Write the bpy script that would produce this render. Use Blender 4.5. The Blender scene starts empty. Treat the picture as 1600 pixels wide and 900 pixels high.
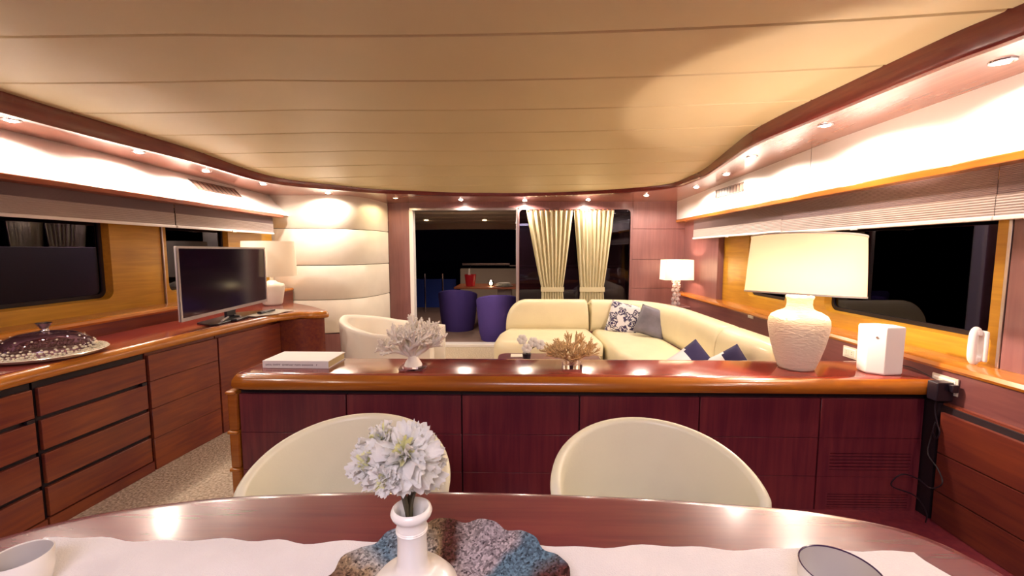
import bpy, bmesh, math, random
from mathutils import Vector, Matrix, noise
random.seed(7)
PI = math.pi
C = bpy.context.scene.collection
# ------------------------------------------------------------------ camera
F = 660.0; PIT = math.atan(58/F); YAW = math.atan(15/math.hypot(F, 58)); EYE = 1.5
cam = bpy.data.cameras.new('camera'); cam.sensor_width = 36; cam.lens = F/1600*36
cam.clip_start = 0.02; cam.clip_end = 500
co = bpy.data.objects.new('camera', cam); C.objects.link(co)
co.location = (0, 0, EYE); co.rotation_euler = (PI/2-PIT, 0, YAW)
bpy.context.scene.camera = co
# ------------------------------------------------------------------ world, exposure
w = bpy.data.worlds.new('night'); bpy.context.scene.world = w; w.use_nodes = True
w.node_tree.nodes['Background'].inputs[0].default_value = (0.10, 0.06, 0.16, 1)
w.node_tree.nodes['Background'].inputs[1].default_value = 0.003
vs = bpy.context.scene.view_settings
vs.view_transform = 'Standard'; vs.look = 'None'; vs.gamma = 1; vs.use_curve_mapping = False
vs.exposure = 0.5
SPOT_W = 24.0; SPOT_COL = (1.0, 0.83, 0.69)
FILL_W = 52.0; FILL_COL = (0.94, 0.84, 1.0)  # strength and lilac tint of the added fill light

# ------------------------------------------------------------------ pixel helper (photo measurements -> metres)
def ray(px, py):
    x = (px-800)/F; y = -(py-450)/F
    fy = math.cos(PIT)+y*math.sin(PIT); fz = -math.sin(PIT)+y*math.cos(PIT)
    return (x*math.cos(YAW)-fy*math.sin(YAW), x*math.sin(YAW)+fy*math.cos(YAW), fz)
def U(px, py, x=None, y=None, z=None):
    a, b, c = ray(px, py)
    t = (z-EYE)/c if z is not None else (y/b if y is not None else x/a)
    return Vector((a*t, b*t, EYE+c*t))
def cl(t): return max(0.0, min(1.0, t))
def zs(X, Y): return 2.33-0.09*cl((Y-3.3)/3.2)-0.055*cl((-X-1.5)/1.3)      # soffit height
def zc(X, Y): return zs(X, Y)+0.115-0.08*cl((Y-3.0)/3.0)                    # ceiling height
def US(px, py):
    z = 2.3
    for _ in range(8):
        p = U(px, py, z=z); z = zs(p.x, p.y)
    return p

# ------------------------------------------------------------------ materials
def newmat(name):
    m = bpy.data.materials.new(name); m.use_nodes = True
    return m, m.node_tree, m.node_tree.nodes['Principled BSDF']
def mat(name, col, rough=0.5, metal=0.0, bump=0, bscale=200, coat=0, emis=None, es=0, var=0, vscale=6, spec=None, trans=0, sheen=0):
    m, nt, b = newmat(name); N = nt.nodes; L = nt.links
    b.inputs['Base Color'].default_value = (*col, 1); b.inputs['Roughness'].default_value = rough
    b.inputs['Metallic'].default_value = metal; b.inputs['Coat Weight'].default_value = coat
    b.inputs['Coat Roughness'].default_value = 0.1
    b.inputs['Transmission Weight'].default_value = trans
    b.inputs['Sheen Weight'].default_value = sheen
    if spec is not None: b.inputs['Specular IOR Level'].default_value = spec
    if emis: b.inputs['Emission Color'].default_value = (*emis, 1); b.inputs['Emission Strength'].default_value = es
    tc = N.new('ShaderNodeTexCoord')
    if var:
        n = N.new('ShaderNodeTexNoise'); n.inputs['Scale'].default_value = vscale; n.inputs['Detail'].default_value = 5
        L.new(tc.outputs['Object'], n.inputs['Vector'])
        r = N.new('ShaderNodeValToRGB')
        r.color_ramp.elements[0].position = .3; r.color_ramp.elements[1].position = .7
        r.color_ramp.elements[0].color = (*[c*(1-var) for c in col], 1); r.color_ramp.elements[1].color = (*[min(1, c*(1+var)) for c in col], 1)
        L.new(n.outputs['Fac'], r.inputs['Fac']); L.new(r.outputs['Color'], b.inputs['Base Color'])
    if bump:
        n = N.new('ShaderNodeTexNoise'); n.inputs['Scale'].default_value = bscale; n.inputs['Detail'].default_value = 4
        L.new(tc.outputs['Object'], n.inputs['Vector'])
        bp = N.new('ShaderNodeBump'); bp.inputs['Strength'].default_value = bump; bp.inputs['Distance'].default_value = 0.01
        L.new(n.outputs['Fac'], bp.inputs['Height']); L.new(bp.outputs['Normal'], b.inputs['Normal'])
    return m
def wood(name, c1, c2, rough=0.3, axis=0, coat=0.3, grain=1.0):
    m, nt, b = newmat(name); N = nt.nodes; L = nt.links
    b.inputs['Roughness'].default_value = rough; b.inputs['Coat Weight'].default_value = coat; b.inputs['Coat Roughness'].default_value = .12
    tc = N.new('ShaderNodeTexCoord'); mp = N.new('ShaderNodeMapping')
    s = [22*grain]*3; s[axis] = 1.4*grain; mp.inputs['Scale'].default_value = s
    L.new(tc.outputs['Object'], mp.inputs['Vector'])
    n = N.new('ShaderNodeTexNoise'); n.inputs['Scale'].default_value = 1.6; n.inputs['Detail'].default_value = 7; n.inputs['Distortion'].default_value = .6
    L.new(mp.outputs['Vector'], n.inputs['Vector'])
    n2 = N.new('ShaderNodeTexNoise'); n2.inputs['Scale'].default_value = 2.3; n2.inputs['Detail'].default_value = 2
    L.new(tc.outputs['Object'], n2.inputs['Vector'])
    mx = N.new('ShaderNodeMath'); mx.operation = 'MULTIPLY_ADD'; mx.inputs[1].default_value = .55
    L.new(n.outputs['Fac'], mx.inputs[0])
    m2 = N.new('ShaderNodeMath'); m2.operation = 'MULTIPLY'; m2.inputs[1].default_value = .45
    L.new(n2.outputs['Fac'], m2.inputs[0]); L.new(m2.outputs[0], mx.inputs[2])
    r = N.new('ShaderNodeValToRGB'); r.color_ramp.elements[0].position = .36; r.color_ramp.elements[1].position = .64
    r.color_ramp.elements[0].color = (*c1, 1); r.color_ramp.elements[1].color = (*c2, 1)
    L.new(mx.outputs[0], r.inputs['Fac']); L.new(r.outputs['Color'], b.inputs['Base Color'])
    return m
M = {}
M['maho'] = wood('mahogany_dark', (.092, .010, .024), (.180, .028, .034), .34, 2, .25)
M['mahoy'] = wood('mahogany_along', (.120, .018, .019), (.24, .058, .018), .34, 1, .25)
M['mahor'] = wood('mahogany_brown', (.085, .014, .014), (.17, .036, .016), .34, 1, .25)
M['wallwood'] = wood('plum_veneer', (.14, .048, .052), (.20, .075, .07), .34, 1, .25)
M['mahotop'] = wood('mahogany_top', (.17, .022, .020), (.29, .045, .024), .16, 0, .5)
M['table'] = wood('mahogany_table', (.11, .013, .026), (.18, .028, .034), .27, 0, .5)
M['nose'] = wood('mahogany_edge_lit', (.28, .075, .008), (.40, .13, .012), .25, 0, .5)  # orange of the lamp-lit edges is put into the wood colour
M['nosey'] = wood('mahogany_edge_lit_along', (.36, .11, .012), (.50, .18, .018), .25, 1, .5)  # same lamp-lit orange in the colour, grain running along Y
M['trim'] = wood('cherry_trim', (.24, .05, .018), (.36, .09, .028), .30, 1, .3)
M['fascia'] = wood('mahogany_fascia', (.13, .018, .018), (.20, .032, .022), .22, 1, .6)
M['soffit'] = wood('soffit_veneer', (.28, .11, .08), (.36, .15, .105), .26, 1, .5)
M['window_wood'] = wood('honey_wood', (.42, .20, .012), (.60, .31, .022), .35, 1, .3)
M['backwood'] = wood('rosy_veneer', (.20, .085, .085), (.27, .12, .115), .35, 2, .3)
M['dark'] = mat('dark_recess', (.012, .004, .008), .6)
M['black'] = mat('black_plastic', (.012, .008, .014), .3)
M['gasket'] = mat('black_gasket', (.008, .005, .010), .5)
M['ceil'] = mat('ceiling_vinyl', (.64, .54, .315), .5, bump=.05, bscale=300, var=.03, vscale=2, coat=.05)
M['cream'] = mat('cream_leather_panel', (.86, .81, .71), .42, bump=.08, bscale=90, var=.03)
M['white'] = mat('white_panel', (.88, .86, .84), .45, bump=.03, bscale=120)
M['sofa'] = mat('cream_leather', (.82, .74, .50), .42, bump=.1, bscale=70, var=.04, vscale=4, coat=.1)
M['chair'] = mat('cream_chair_leather', (.76, .73, .53), .38, bump=.04, bscale=120, var=.02, coat=.1)
M['armchair'] = mat('white_armchair_leather', (.82, .76, .66), .42, bump=.05, bscale=120)
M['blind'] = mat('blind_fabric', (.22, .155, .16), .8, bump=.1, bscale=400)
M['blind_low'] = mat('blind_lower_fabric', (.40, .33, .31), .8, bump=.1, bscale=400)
M['rail'] = mat('white_rail', (.85, .82, .80), .35)
M['metal'] = mat('satin_metal', (.62, .56, .54), .3, metal=1)
M['silver'] = mat('silver_plastic', (.55, .50, .50), .35, metal=.5)
M['ceramic'] = mat('white_ceramic', (.80, .76, .68), .3, coat=.3)
M['rough_cer'] = mat('chalky_ceramic', (.80, .74, .62), .75)
M['plastic'] = mat('white_plastic', (.80, .77, .76), .35)
M['socket'] = mat('ivory_plastic', (.66, .62, .52), .4)
M['cover'] = mat('book_cover', (.82, .80, .79), .5)
M['pages'] = mat('book_pages', (.62, .50, .26), .8)
M['ink'] = mat('ink', (.16, .10, .12), .8)
M['coral'] = mat('white_coral', (.90, .84, .74), .7, bump=.3, bscale=160)
M['coral2'] = mat('honey_coral', (.66, .46, .22), .65, bump=.3, bscale=160)


M['stem'] = mat('stems', (.055, .045, .020), .6)
M['leaf'] = mat('leaves', (.05, .035, .015), .5)
M['cloth'] = mat('white_linen', (.76, .73, .73), .9, bump=.35, bscale=240, var=.03, vscale=9)
M['navy'] = mat('navy_cloth', (.018, .014, .07), .85, bump=.2, bscale=300)
M['grey'] = mat('slate_satin', (.16, .15, .19), .45, bump=.1, bscale=60, var=.25, vscale=7)
M['pillow_w'] = mat('white_cloth', (.78, .77, .80), .85)
M['purple'] = mat('blue_violet_fabric', (.075, .045, .26), .85, bump=.2, bscale=300)
M['red'] = mat('red_glaze', (.55, .02, .03), .3)
M['deck'] = mat('deck', (.30, .20, .17), .7, var=.1)
M['teak'] = wood('teak', (.35, .10, .04), (.5, .16, .06), .3, 0, .3)
M['outer'] = mat('gelcoat', (.60, .52, .42), .4)
M['curtain'] = mat('curtain_cloth', (.64, .58, .38), .8, bump=.15, bscale=300)
M['steel'] = mat('polished_steel', (.75, .70, .75), .15, metal=1)
M['bulb'] = mat('lit_lens', (1, 1, 1), .5, emis=(1, .90, .78), es=40)
M['bulb_y'] = mat('dim_lit_lens', (1, 1, 1), .5, emis=(1, .80, .45), es=14)
M['flame'] = mat('candle_glow', (1, 1, 1), .5, emis=(1, .8, .4), es=9)
M['rimgrey'] = mat('dark_glaze', (.05, .02, .07), .25, coat=.5)
M['glaze_in'] = mat('grey_glaze', (.52, .48, .44), .3, coat=.5)
M['grille'] = mat('grille_bronze', (.20, .13, .10), .4)
M['paper'] = mat('paper', (.80, .76, .66), .8)

def glassmat(name, tint, ior=1.5, rough=0.0, lo=.04):
    m = bpy.data.materials.new(name); m.use_nodes = True; nt = m.node_tree; N = nt.nodes; L = nt.links
    N.remove(N['Principled BSDF'])
    t = N.new('ShaderNodeBsdfTransparent'); t.inputs[0].default_value = (*tint, 1)
    g = N.new('ShaderNodeBsdfGlossy'); g.inputs['Roughness'].default_value = rough; g.inputs[0].default_value = (.9, .85, 1, 1)
    f = N.new('ShaderNodeFresnel'); f.inputs['IOR'].default_value = ior
    mx = N.new('ShaderNodeMixShader'); L.new(f.outputs[0], mx.inputs[0]); L.new(t.outputs[0], mx.inputs[1]); L.new(g.outputs[0], mx.inputs[2])
    L.new(mx.outputs[0], N['Material Output'].inputs[0]); return m
M['pane'] = glassmat('tinted_glass', (.30, .25, .38), 1.42)
M['clear'] = glassmat('clear_glass', (.93, .90, .93), 1.5)
M['dome'] = glassmat('smoked_glass', (.50, .36, .44), 1.6)
def shade_mat(name, col, tr=.5, es=0):
    m = bpy.data.materials.new(name); m.use_nodes = True; nt = m.node_tree; N = nt.nodes; L = nt.links
    N.remove(N['Principled BSDF'])
    d = N.new('ShaderNodeBsdfDiffuse'); d.inputs[0].default_value = (*col, 1)
    t = N.new('ShaderNodeBsdfTranslucent'); t.inputs[0].default_value = (*col, 1)
    n = N.new('ShaderNodeTexNoise'); n.inputs['Scale'].default_value = 260; bp = N.new('ShaderNodeBump'); bp.inputs['Strength'].default_value = .15
    tc = N.new('ShaderNodeTexCoord'); L.new(tc.outputs['Object'], n.inputs['Vector']); L.new(n.outputs['Fac'], bp.inputs['Height']); L.new(bp.outputs[0], d.inputs['Normal'])
    mx = N.new('ShaderNodeMixShader'); mx.inputs[0].default_value = tr; L.new(d.outputs[0], mx.inputs[1]); L.new(t.outputs[0], mx.inputs[2])
    L.new(mx.outputs[0], N['Material Output'].inputs[0]); return m
M['shade'] = shade_mat('linen_shade', (.76, .60, .42), .10)
M['shade_w'] = shade_mat('white_shade', (.86, .78, .66), .2)
M['petal'] = shade_mat('petals', (.95, .94, .90), .35)
M['petal_y'] = shade_mat('petal_hearts', (.95, .94, .60), .35)
def carpet():
    m, nt, b = newmat('carpet'); N = nt.nodes; L = nt.links
    b.inputs['Roughness'].default_value = 1
    tc = N.new('ShaderNodeTexCoord')
    v = N.new('ShaderNodeTexVoronoi'); v.inputs['Scale'].default_value = 70; L.new(tc.outputs['Object'], v.inputs['Vector'])
    n = N.new('ShaderNodeTexNoise'); n.inputs['Scale'].default_value = 60; n.inputs['Detail'].default_value = 6; L.new(tc.outputs['Object'], n.inputs['Vector'])
    r = N.new('ShaderNodeValToRGB'); r.color_ramp.elements[0].position = .35; r.color_ramp.elements[1].position = .65
    r.color_ramp.elements[0].color = (.36, .28, .19, 1); r.color_ramp.elements[1].color = (.72, .62, .48, 1)
    L.new(n.outputs['Fac'], r.inputs['Fac']); L.new(r.outputs[0], b.inputs['Base Color'])
    bp = N.new('ShaderNodeBump'); bp.inputs['Strength'].default_value = .6; bp.inputs['Distance'].default_value = .01
    L.new(v.outputs['Distance'], bp.inputs['Height']); L.new(bp.outputs[0], b.inputs['Normal']); return m
M['carpet'] = carpet()
def textured_ceramic():
    m = M['rough_cer']; nt = m.node_tree; N = nt.nodes; L = nt.links; b = N['Principled BSDF']
    tc = N.new('ShaderNodeTexCoord'); mp = N.new('ShaderNodeMapping'); mp.inputs['Scale'].default_value = (18, 18, 60)
    n = N.new('ShaderNodeTexNoise'); n.inputs['Scale'].default_value = 1; n.inputs['Detail'].default_value = 3; n.inputs['Distortion'].default_value = 1.2
    L.new(tc.outputs['Object'], mp.inputs['Vector']); L.new(mp.outputs[0], n.inputs['Vector'])
    bp = N.new('ShaderNodeBump'); bp.inputs['Strength'].default_value = .7; bp.inputs['Distance'].default_value = .012
    L.new(n.outputs['Fac'], bp.inputs['Height']); L.new(bp.outputs[0], b.inputs['Normal'])
textured_ceramic()
def print_mat():        # white cushion printed with dark rings and blots
    m, nt, b = newmat('printed_cloth'); N = nt.nodes; L = nt.links; b.inputs['Roughness'].default_value = .85
    tc = N.new('ShaderNodeTexCoord'); v = N.new('ShaderNodeTexVoronoi'); v.voronoi_dimensions = '2D'; v.inputs['Scale'].default_value = 9
    n = N.new('ShaderNodeTexNoise'); n.inputs['Scale'].default_value = 8
    ad = N.new('ShaderNodeMixRGB'); ad.inputs[0].default_value = .12; L.new(tc.outputs['Object'], ad.inputs[1]); L.new(n.outputs['Color'], ad.inputs[2])
    L.new(ad.outputs[0], v.inputs['Vector'])
    r = N.new('ShaderNodeValToRGB'); e = r.color_ramp.elements; r.color_ramp.interpolation = 'CONSTANT'
    e[0].position = 0; e[0].color = (.03, .02, .09, 1); e[1].position = .14; e[1].color = (.72, .70, .74, 1)
    for p, c in ((.24, (.04, .03, .10, 1)), (.40, (.25, .25, .28, 1)), (.46, (.74, .72, .76, 1))):
        x = e.new(p); x.color = c
    L.new(v.outputs['Distance'], r.inputs['Fac']); L.new(r.outputs[0], b.inputs['Base Color']); return m
M['print'] = print_mat()
def mosaic():           # iridescent crackled glass in wedges of colour
    m, nt, b = newmat('mosaic_glass'); N = nt.nodes; L = nt.links; b.inputs['Roughness'].default_value = .15; b.inputs['Metallic'].default_value = .45; b.inputs['Coat Weight'].default_value = .6
    tc = N.new('ShaderNodeTexCoord'); sp = N.new('ShaderNodeSeparateXYZ'); L.new(tc.outputs['Object'], sp.inputs[0])
    at = N.new('ShaderNodeMath'); at.operation = 'ARCTAN2'; L.new(sp.outputs[1], at.inputs[0]); L.new(sp.outputs[0], at.inputs[1])
    mr = N.new('ShaderNodeMapRange'); mr.inputs[1].default_value = -PI; mr.inputs[2].default_value = PI; L.new(at.outputs[0], mr.inputs[0])
    n = N.new('ShaderNodeTexNoise'); n.inputs['Scale'].default_value = 14; n.inputs['Detail'].default_value = 3; L.new(tc.outputs['Object'], n.inputs['Vector'])
    ma = N.new('ShaderNodeMath'); ma.operation = 'MULTIPLY_ADD'; ma.inputs[1].default_value = .07; L.new(n.outputs['Fac'], ma.inputs[0]); L.new(mr.outputs[0], ma.inputs[2])
    r = N.new('ShaderNodeValToRGB'); e = r.color_ramp.elements
    e[0].position = 0; e[0].color = (.10, .03, .03, 1); e[1].position = 1; e[1].color = (.10, .03, .03, 1)
    LI, BL, BR, SI, GO = (.30, .28, .33), (.09, .17, .25), (.08, .03, .03), (.34, .36, .38), (.25, .19, .12)
    for p, c in ((.12, SI), (.25, BL), (.38, SI), (.50, BR), (.57, BR), (.60, BL), (.65, BL), (.67, LI), (.74, LI), (.755, BR), (.775, BR), (.79, GO), (.82, SI), (.87, BL), (.90, SI), (.925, GO)):
        x = e.new(p+.035); x.color = (*c, 1)
    L.new(ma.outputs[0], r.inputs['Fac'])
    v = N.new('ShaderNodeTexVoronoi'); v.inputs['Scale'].default_value = 210; L.new(tc.outputs['Object'], v.inputs['Vector'])
    hs = N.new('ShaderNodeMixRGB'); hs.blend_type = 'MULTIPLY'; hs.inputs[0].default_value = 1
    rr = N.new('ShaderNodeValToRGB'); rr.color_ramp.elements[0].color = (.12, .1, .12, 1); rr.color_ramp.elements[1].color = (2.7, 2.7, 2.7, 1)
    L.new(v.outputs['Color'], rr.inputs['Fac']); L.new(r.outputs[0], hs.inputs[1]); L.new(rr.outputs[0], hs.inputs[2]); L.new(hs.outputs[0], b.inputs['Base Color'])
    bp = N.new('ShaderNodeBump'); bp.inputs['Strength'].default_value = .35; bp.inputs['Distance'].default_value = .0015
    L.new(v.outputs['Distance'], bp.inputs['Height']); L.new(bp.outputs[0], b.inputs['Normal']); L.new(bp.outputs[0], b.inputs['Coat Normal']); return m
M['mosaic'] = mosaic()
M['tile'] = mat('mirror_chip', (.78, .72, .58), .2, metal=.1)
M['screen'] = mat('dark_screen', (.014, .006, .02), .12, spec=.7)
M['crystal'] = mat('crystal', (.95, .88, .88), .05, trans=.7)

# ------------------------------------------------------------------ mesh helpers
def BM(): return bmesh.new()
def add_box(bm, c, s, rz=0, mx=None):
    m = (mx or Matrix.Identity(4)) @ Matrix.Translation(c) @ Matrix.Rotation(rz, 4, 'Z') @ Matrix.Diagonal((*s, 1))
    return bmesh.ops.create_cube(bm, size=1, matrix=m)['verts']
def box(x0, x1, y0, y1, z0, z1, bm=None):
    bm = bm or BM(); add_box(bm, ((x0+x1)/2, (y0+y1)/2, (z0+z1)/2), (abs(x1-x0), abs(y1-y0), abs(z1-z0))); return bm
def prism(poly, z0, z1, bm=None):
    bm = bm or BM(); n = len(poly)
    a = [bm.verts.new((p[0], p[1], z0)) for p in poly]; b = [bm.verts.new((p[0], p[1], z1)) for p in poly]
    bm.faces.new(b); bm.faces.new(a[::-1])
    for i in range(n): bm.faces.new((a[i], a[(i+1) % n], b[(i+1) % n], b[i]))
    bmesh.ops.recalc_face_normals(bm, faces=bm.faces); return bm
def sweep(sections, bm=None, closed=True, caps=True, ring=False):
    """sections: list of lists of points, same length"""
    own = bm is None; bm = bm or BM(); R = [[bm.verts.new(p) for p in s] for s in sections]; n = len(sections[0]); k = len(R)
    for i in range(k if ring else k-1):
        A, B = R[i], R[(i+1) % k]
        for j in range(n if closed else n-1): bm.faces.new((A[j], A[(j+1) % n], B[(j+1) % n], B[j]))
    if caps and closed and not ring:
        bm.faces.new(R[0][::-1]); bm.faces.new(R[-1])
    if own: bmesh.ops.recalc_face_normals(bm, faces=bm.faces)
    return bm
def lathe(prof, seg=40, c=(0, 0, 0), bm=None, cap=False):
    return sweep([[(c[0]+r*math.cos(2*PI*k/seg), c[1]+r*math.sin(2*PI*k/seg), c[2]+z) for r, z in prof] for k in range(seg)], bm, closed=False, ring=True)
def tube(pts, r, seg=8, bm=None):
    pts = [Vector(p) for p in pts]; rs = r if isinstance(r, (list, tuple)) else [r]*len(pts); S = []
    for i, p in enumerate(pts):
        d = (pts[min(i+1, len(pts)-1)]-pts[max(i-1, 0)]).normalized()
        u = d.orthogonal().normalized() if i == 0 else (pu-d*pu.dot(d)).normalized()
        pu = u; v = d.cross(u)
        S.append([p+(u*math.cos(2*PI*k/seg)+v*math.sin(2*PI*k/seg))*rs[i] for k in range(seg)])
    return sweep(S, bm)
def cr(pts, n=8):            # Catmull-Rom
    P = [Vector(p) for p in pts]; P = [P[0]*2-P[1]]+P+[P[-1]*2-P[-2]]; o = []
    for i in range(1, len(P)-2):
        for k in range(n):
            t = k/n; a, b, c, d = P[i-1:i+3]
            o.append(.5*((2*b)+(c-a)*t+(2*a-5*b+4*c-d)*t*t+(3*b-a-3*c+d)*t**3))
    o.append(P[-2]); return o
def uvsphere(bm, c, r, u=16, v=10, sc=(1, 1, 1)):
    bmesh.ops.create_uvsphere(bm, u_segments=u, v_segments=v, radius=r, matrix=Matrix.Translation(c) @ Matrix.Diagonal((*sc, 1)))
def offset_path(path, d):    # 2D offset to the left of travel
    o = []
    for i, p in enumerate(path):
        a = path[max(i-1, 0)]; b = path[min(i+1, len(path)-1)]
        t = Vector((b[0]-a[0], b[1]-a[1])).normalized(); o.append((p[0]-t.y*d, p[1]+t.x*d))
    return o
def root_mat(o):
    m = Matrix.Identity(4)
    while o: m = (Matrix.Translation(o.location) @ o.rotation_euler.to_matrix().to_4x4()) @ m; o = o.parent
    return m
def obj(name, bm, m, parent=None, world=True, smooth=True, bevel=0, segs=3, ang=35, origin=None, sub=0):
    if parent and world: bmesh.ops.transform(bm, matrix=root_mat(parent).inverted(), verts=bm.verts)
    if parent is None:
        if origin is None:
            xs = [v.co for v in bm.verts]
            origin = ((min(v.x for v in xs)+max(v.x for v in xs))/2, (min(v.y for v in xs)+max(v.y for v in xs))/2, min(v.z for v in xs))
        bmesh.ops.translate(bm, vec=-Vector(origin), verts=bm.verts)
    me = bpy.data.meshes.new(name); bm.to_mesh(me); bm.free()
    if smooth:
        me.shade_smooth(); me.set_sharp_from_angle(angle=math.radians(ang))
    me.materials.append(M[m] if isinstance(m, str) else m)
    o = bpy.data.objects.new(name, me); C.objects.link(o)
    if parent: o.parent = parent
    else: o.location = origin
    if bevel:
        b = o.modifiers.new('bevel', 'BEVEL'); b.width = bevel; b.segments = segs; b.limit_method = 'ANGLE'; b.angle_limit = math.radians(30); b.harden_normals = False
    if sub:
        s = o.modifiers.new('sub', 'SUBSURF'); s.levels = s.render_levels = sub
    return o
def thing(name, label, cat, loc=(0, 0, 0), rz=0, group=None):
    o = bpy.data.objects.new(name, None); C.objects.link(o); o.location = loc; o.rotation_euler = (0, 0, rz); o.empty_display_size = .1
    o['label'] = label; o['category'] = cat
    if group: o['group'] = group
    return o
def tag(o, label, cat, group=None):
    o['label'] = label; o['category'] = cat
    if group: o['group'] = group
    return o
def struct(name, bm, m, parent=None, **k):
    o = obj(name, bm, m, parent, **k)
    if parent is None: o['kind'] = 'structure'
    return o
def dup(o, loc=None, rz=None, label=None, parent=None):
    c = o.copy(); C.objects.link(c)
    if parent: c.parent = parent
    if loc is not None: c.location = loc
    if rz is not None: c.rotation_euler = (0, 0, rz)
    if label: c['label'] = label
    for ch in list(o.children): dup(ch, parent=c)
    return c
def dlight(name, kind, loc, W, col, parent=None, size=.03, blend=.5, cone=110, rot=(0, 0, 0)):
    l = bpy.data.lights.new(name, kind); l.energy = W; l.color = col
    if kind == 'SPOT': l.spot_size = math.radians(cone); l.spot_blend = blend; l.shadow_soft_size = size
    elif kind == 'AREA': l.size = size
    else: l.shadow_soft_size = size
    o = bpy.data.objects.new(name, l); C.objects.link(o); o.location = loc; o.rotation_euler = rot
    if parent: o.parent = parent
    return o

# ================================================================== STRUCTURE
YB = 6.5; YF = -1.9; XR = 2.34
struct('floor', box(-3.7, 2.9, YF, YB, -.05, 0), 'carpet', smooth=False)
struct('floor_forward', box(-1.66, 2.30, YF, 2.392, 0, .004), 'maho', smooth=False)
# ---- ceiling made of transverse planks, following the sheer
ce = struct('ceiling', BM() if 0 else sweep([[(x, y, zc(x, y)+.03) for x in [-3.7+.25*i for i in range(27)]] for y in [YF+.25*j for j in range(35)]], closed=False), 'dark')
plank_y = [1.94+.495*k for k in range(-8, 11)]
def py(x, y): return y-.028*x*x-.022*x
xs = [-3.65+.2*i for i in range(32)]
for a, b in zip(plank_y[:-1], plank_y[1:]):
    a0, b0 = a+.004, b-.004; S = []
    ys = [a0, a0+.007, a0+(b0-a0)*.33, a0+(b0-a0)*.66, b0-.007, b0]
    for x in xs:
        sec = []
        for i, y in enumerate(ys):
            Y = py(x, y); sec.append((x, Y, zc(x, Y)+(.006 if i in (0, 5) else 0)))
        sec += [(x, py(x, b0), zc(x, py(x, b0))+.02), (x, py(x, a0), zc(x, py(x, a0))+.02)]
        S.append(sec)
    obj('ceiling_panel', sweep(S), 'ceil', ce, ang=12)
# ---- fascia line
fpx = [(0, 174), (197, 226), (312, 255), (390, 278), (445, 289), (520, 296), (603, 302), (700, 305), (800, 306), (900, 304), (985, 299.5), (1045, 294), (1078, 284), (1103, 273), (1140, 248), (1180, 223), (1300, 172), (1473, 100), (1600, 52)]
fp = [US(*p) for p in fpx]
pre = [Vector((-2.86, YF, 0)), Vector((-2.86, 0.2, 0)), Vector((-2.86, 1.5, 0))]; post = [Vector((2.0, 1.0, 0)), Vector((2.05, 0.0, 0)), Vector((2.05, YF, 0))]
fl = cr([Vector((p.x, p.y, 0)) for p in pre+fp+post], 7)
# monotone cleanup
ap = max(range(len(fl)), key=lambda i: fl[i].y)
for i in range(1, ap+1): fl[i].y = max(fl[i].y, fl[i-1].y+1e-4)
for i in range(len(fl)-2, ap-1, -1): fl[i].y = max(fl[i].y, fl[i+1].y+1e-4)
f2 = [(p.x, p.y) for p in fl]
fo = offset_path(f2, .035)      # outward (left of travel, travel goes +Y then right) -> away from centre
S = []
for (x, y), (u, v) in zip(f2, fo):
    z0 = zs(x, y); z1 = zc(x, y)
    S.append([(x, y, z1+.01), (x, y, z0+.012), (x+(u-x)*.2, y+(v-y)*.2, z0-.004), (u, v, z0-.008), (u, v, z0+.02), (u, v, z1+.01)])
struct('trim_1', sweep(S), 'fascia', ang=40)
bm = BM()
XLo, XRo = -3.62, 2.62
def strip(pts, xo):
    for p, q in zip(pts[:-1], pts[1:]):
        n = 6; A = [bm.verts.new((p[0]+(xo-p[0])*k/n, p[1], zs(p[0]+(xo-p[0])*k/n, p[1]))) for k in range(n+1)]
        B = [bm.verts.new((q[0]+(xo-q[0])*k/n, q[1], zs(q[0]+(xo-q[0])*k/n, q[1]))) for k in range(n+1)]
        for k in range(n): bm.faces.new((A[k], A[k+1], B[k+1], B[k]))
strip(fo[:ap+1], XLo); strip(fo[ap:], XRo)
ya = fo[ap][1]
for k in range(24):
    x0 = XLo+(XRo-XLo)*k/24; x1 = XLo+(XRo-XLo)*(k+1)/24
    bm.faces.new([bm.verts.new((x, y, zs(x, y))) for x, y in ((x0, ya), (x1, ya), (x1, YB+.05), (x0, YB+.05))])
bmesh.ops.remove_doubles(bm, verts=bm.verts, dist=1e-5)
r = bmesh.ops.extrude_face_region(bm, geom=bm.faces[:]); bmesh.ops.translate(bm, vec=(0, 0, .012), verts=[v for v in r['geom'] if isinstance(v, bmesh.types.BMVert)])
bmesh.ops.recalc_face_normals(bm, faces=bm.faces)
struct('trim_2', bm, 'soffit', smooth=False)

# ---- right side wall
wr = struct('wall_right', box(XR, 2.75, YF, YB, 0, .845), 'wallwood', smooth=False)   # lower wood wall behind the furniture
struct('trim_3', sweep([[(x, y, z) for x, z in ((XR-.012, .845), (XR-.02, .86), (XR-.012, .880), (XR+.01, .886), (2.56, .886), (2.56, .845))] for y in (YF, YB)]), 'nosey', ang=40)   # sill ledge
struct('wall_right_upper', box(XR, 2.75, YF, YB, 1.968, 2.345), 'white', smooth=False)
wup = bpy.data.objects['wall_right_upper']
for y in (1.1, 3.55):     # hairline joints between the white panels
    obj('panel_joint', box(XR-.001, XR+.002, y-.0015, y+.0015, 1.97, 2.33), 'dark', wup, smooth=False)
struct('trim_4', box(XR-.012, 2.50, YF, YB-.005, 1.925, 1.968), 'nosey', bevel=.006)
def rrect(y0, y1, z0, z1, r, n=6):
    P = []
    for cy, cz, a in ((y1-r, z1-r, 0), (y0+r, z1-r, 90), (y0+r, z0+r, 180), (y1-r, z0+r, 270)):
        for k in range(n+1):
            t = math.radians(a+90*k/n); P.append((cy+r*math.cos(t), cz+r*math.sin(t)))
    return P
def ringloft(loops):     # loops: list of (x, [(y,z)...]) lofted
    return sweep([[(x, y, z) for y, z in L] for x, L in loops], closed=True, caps=False)
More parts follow.
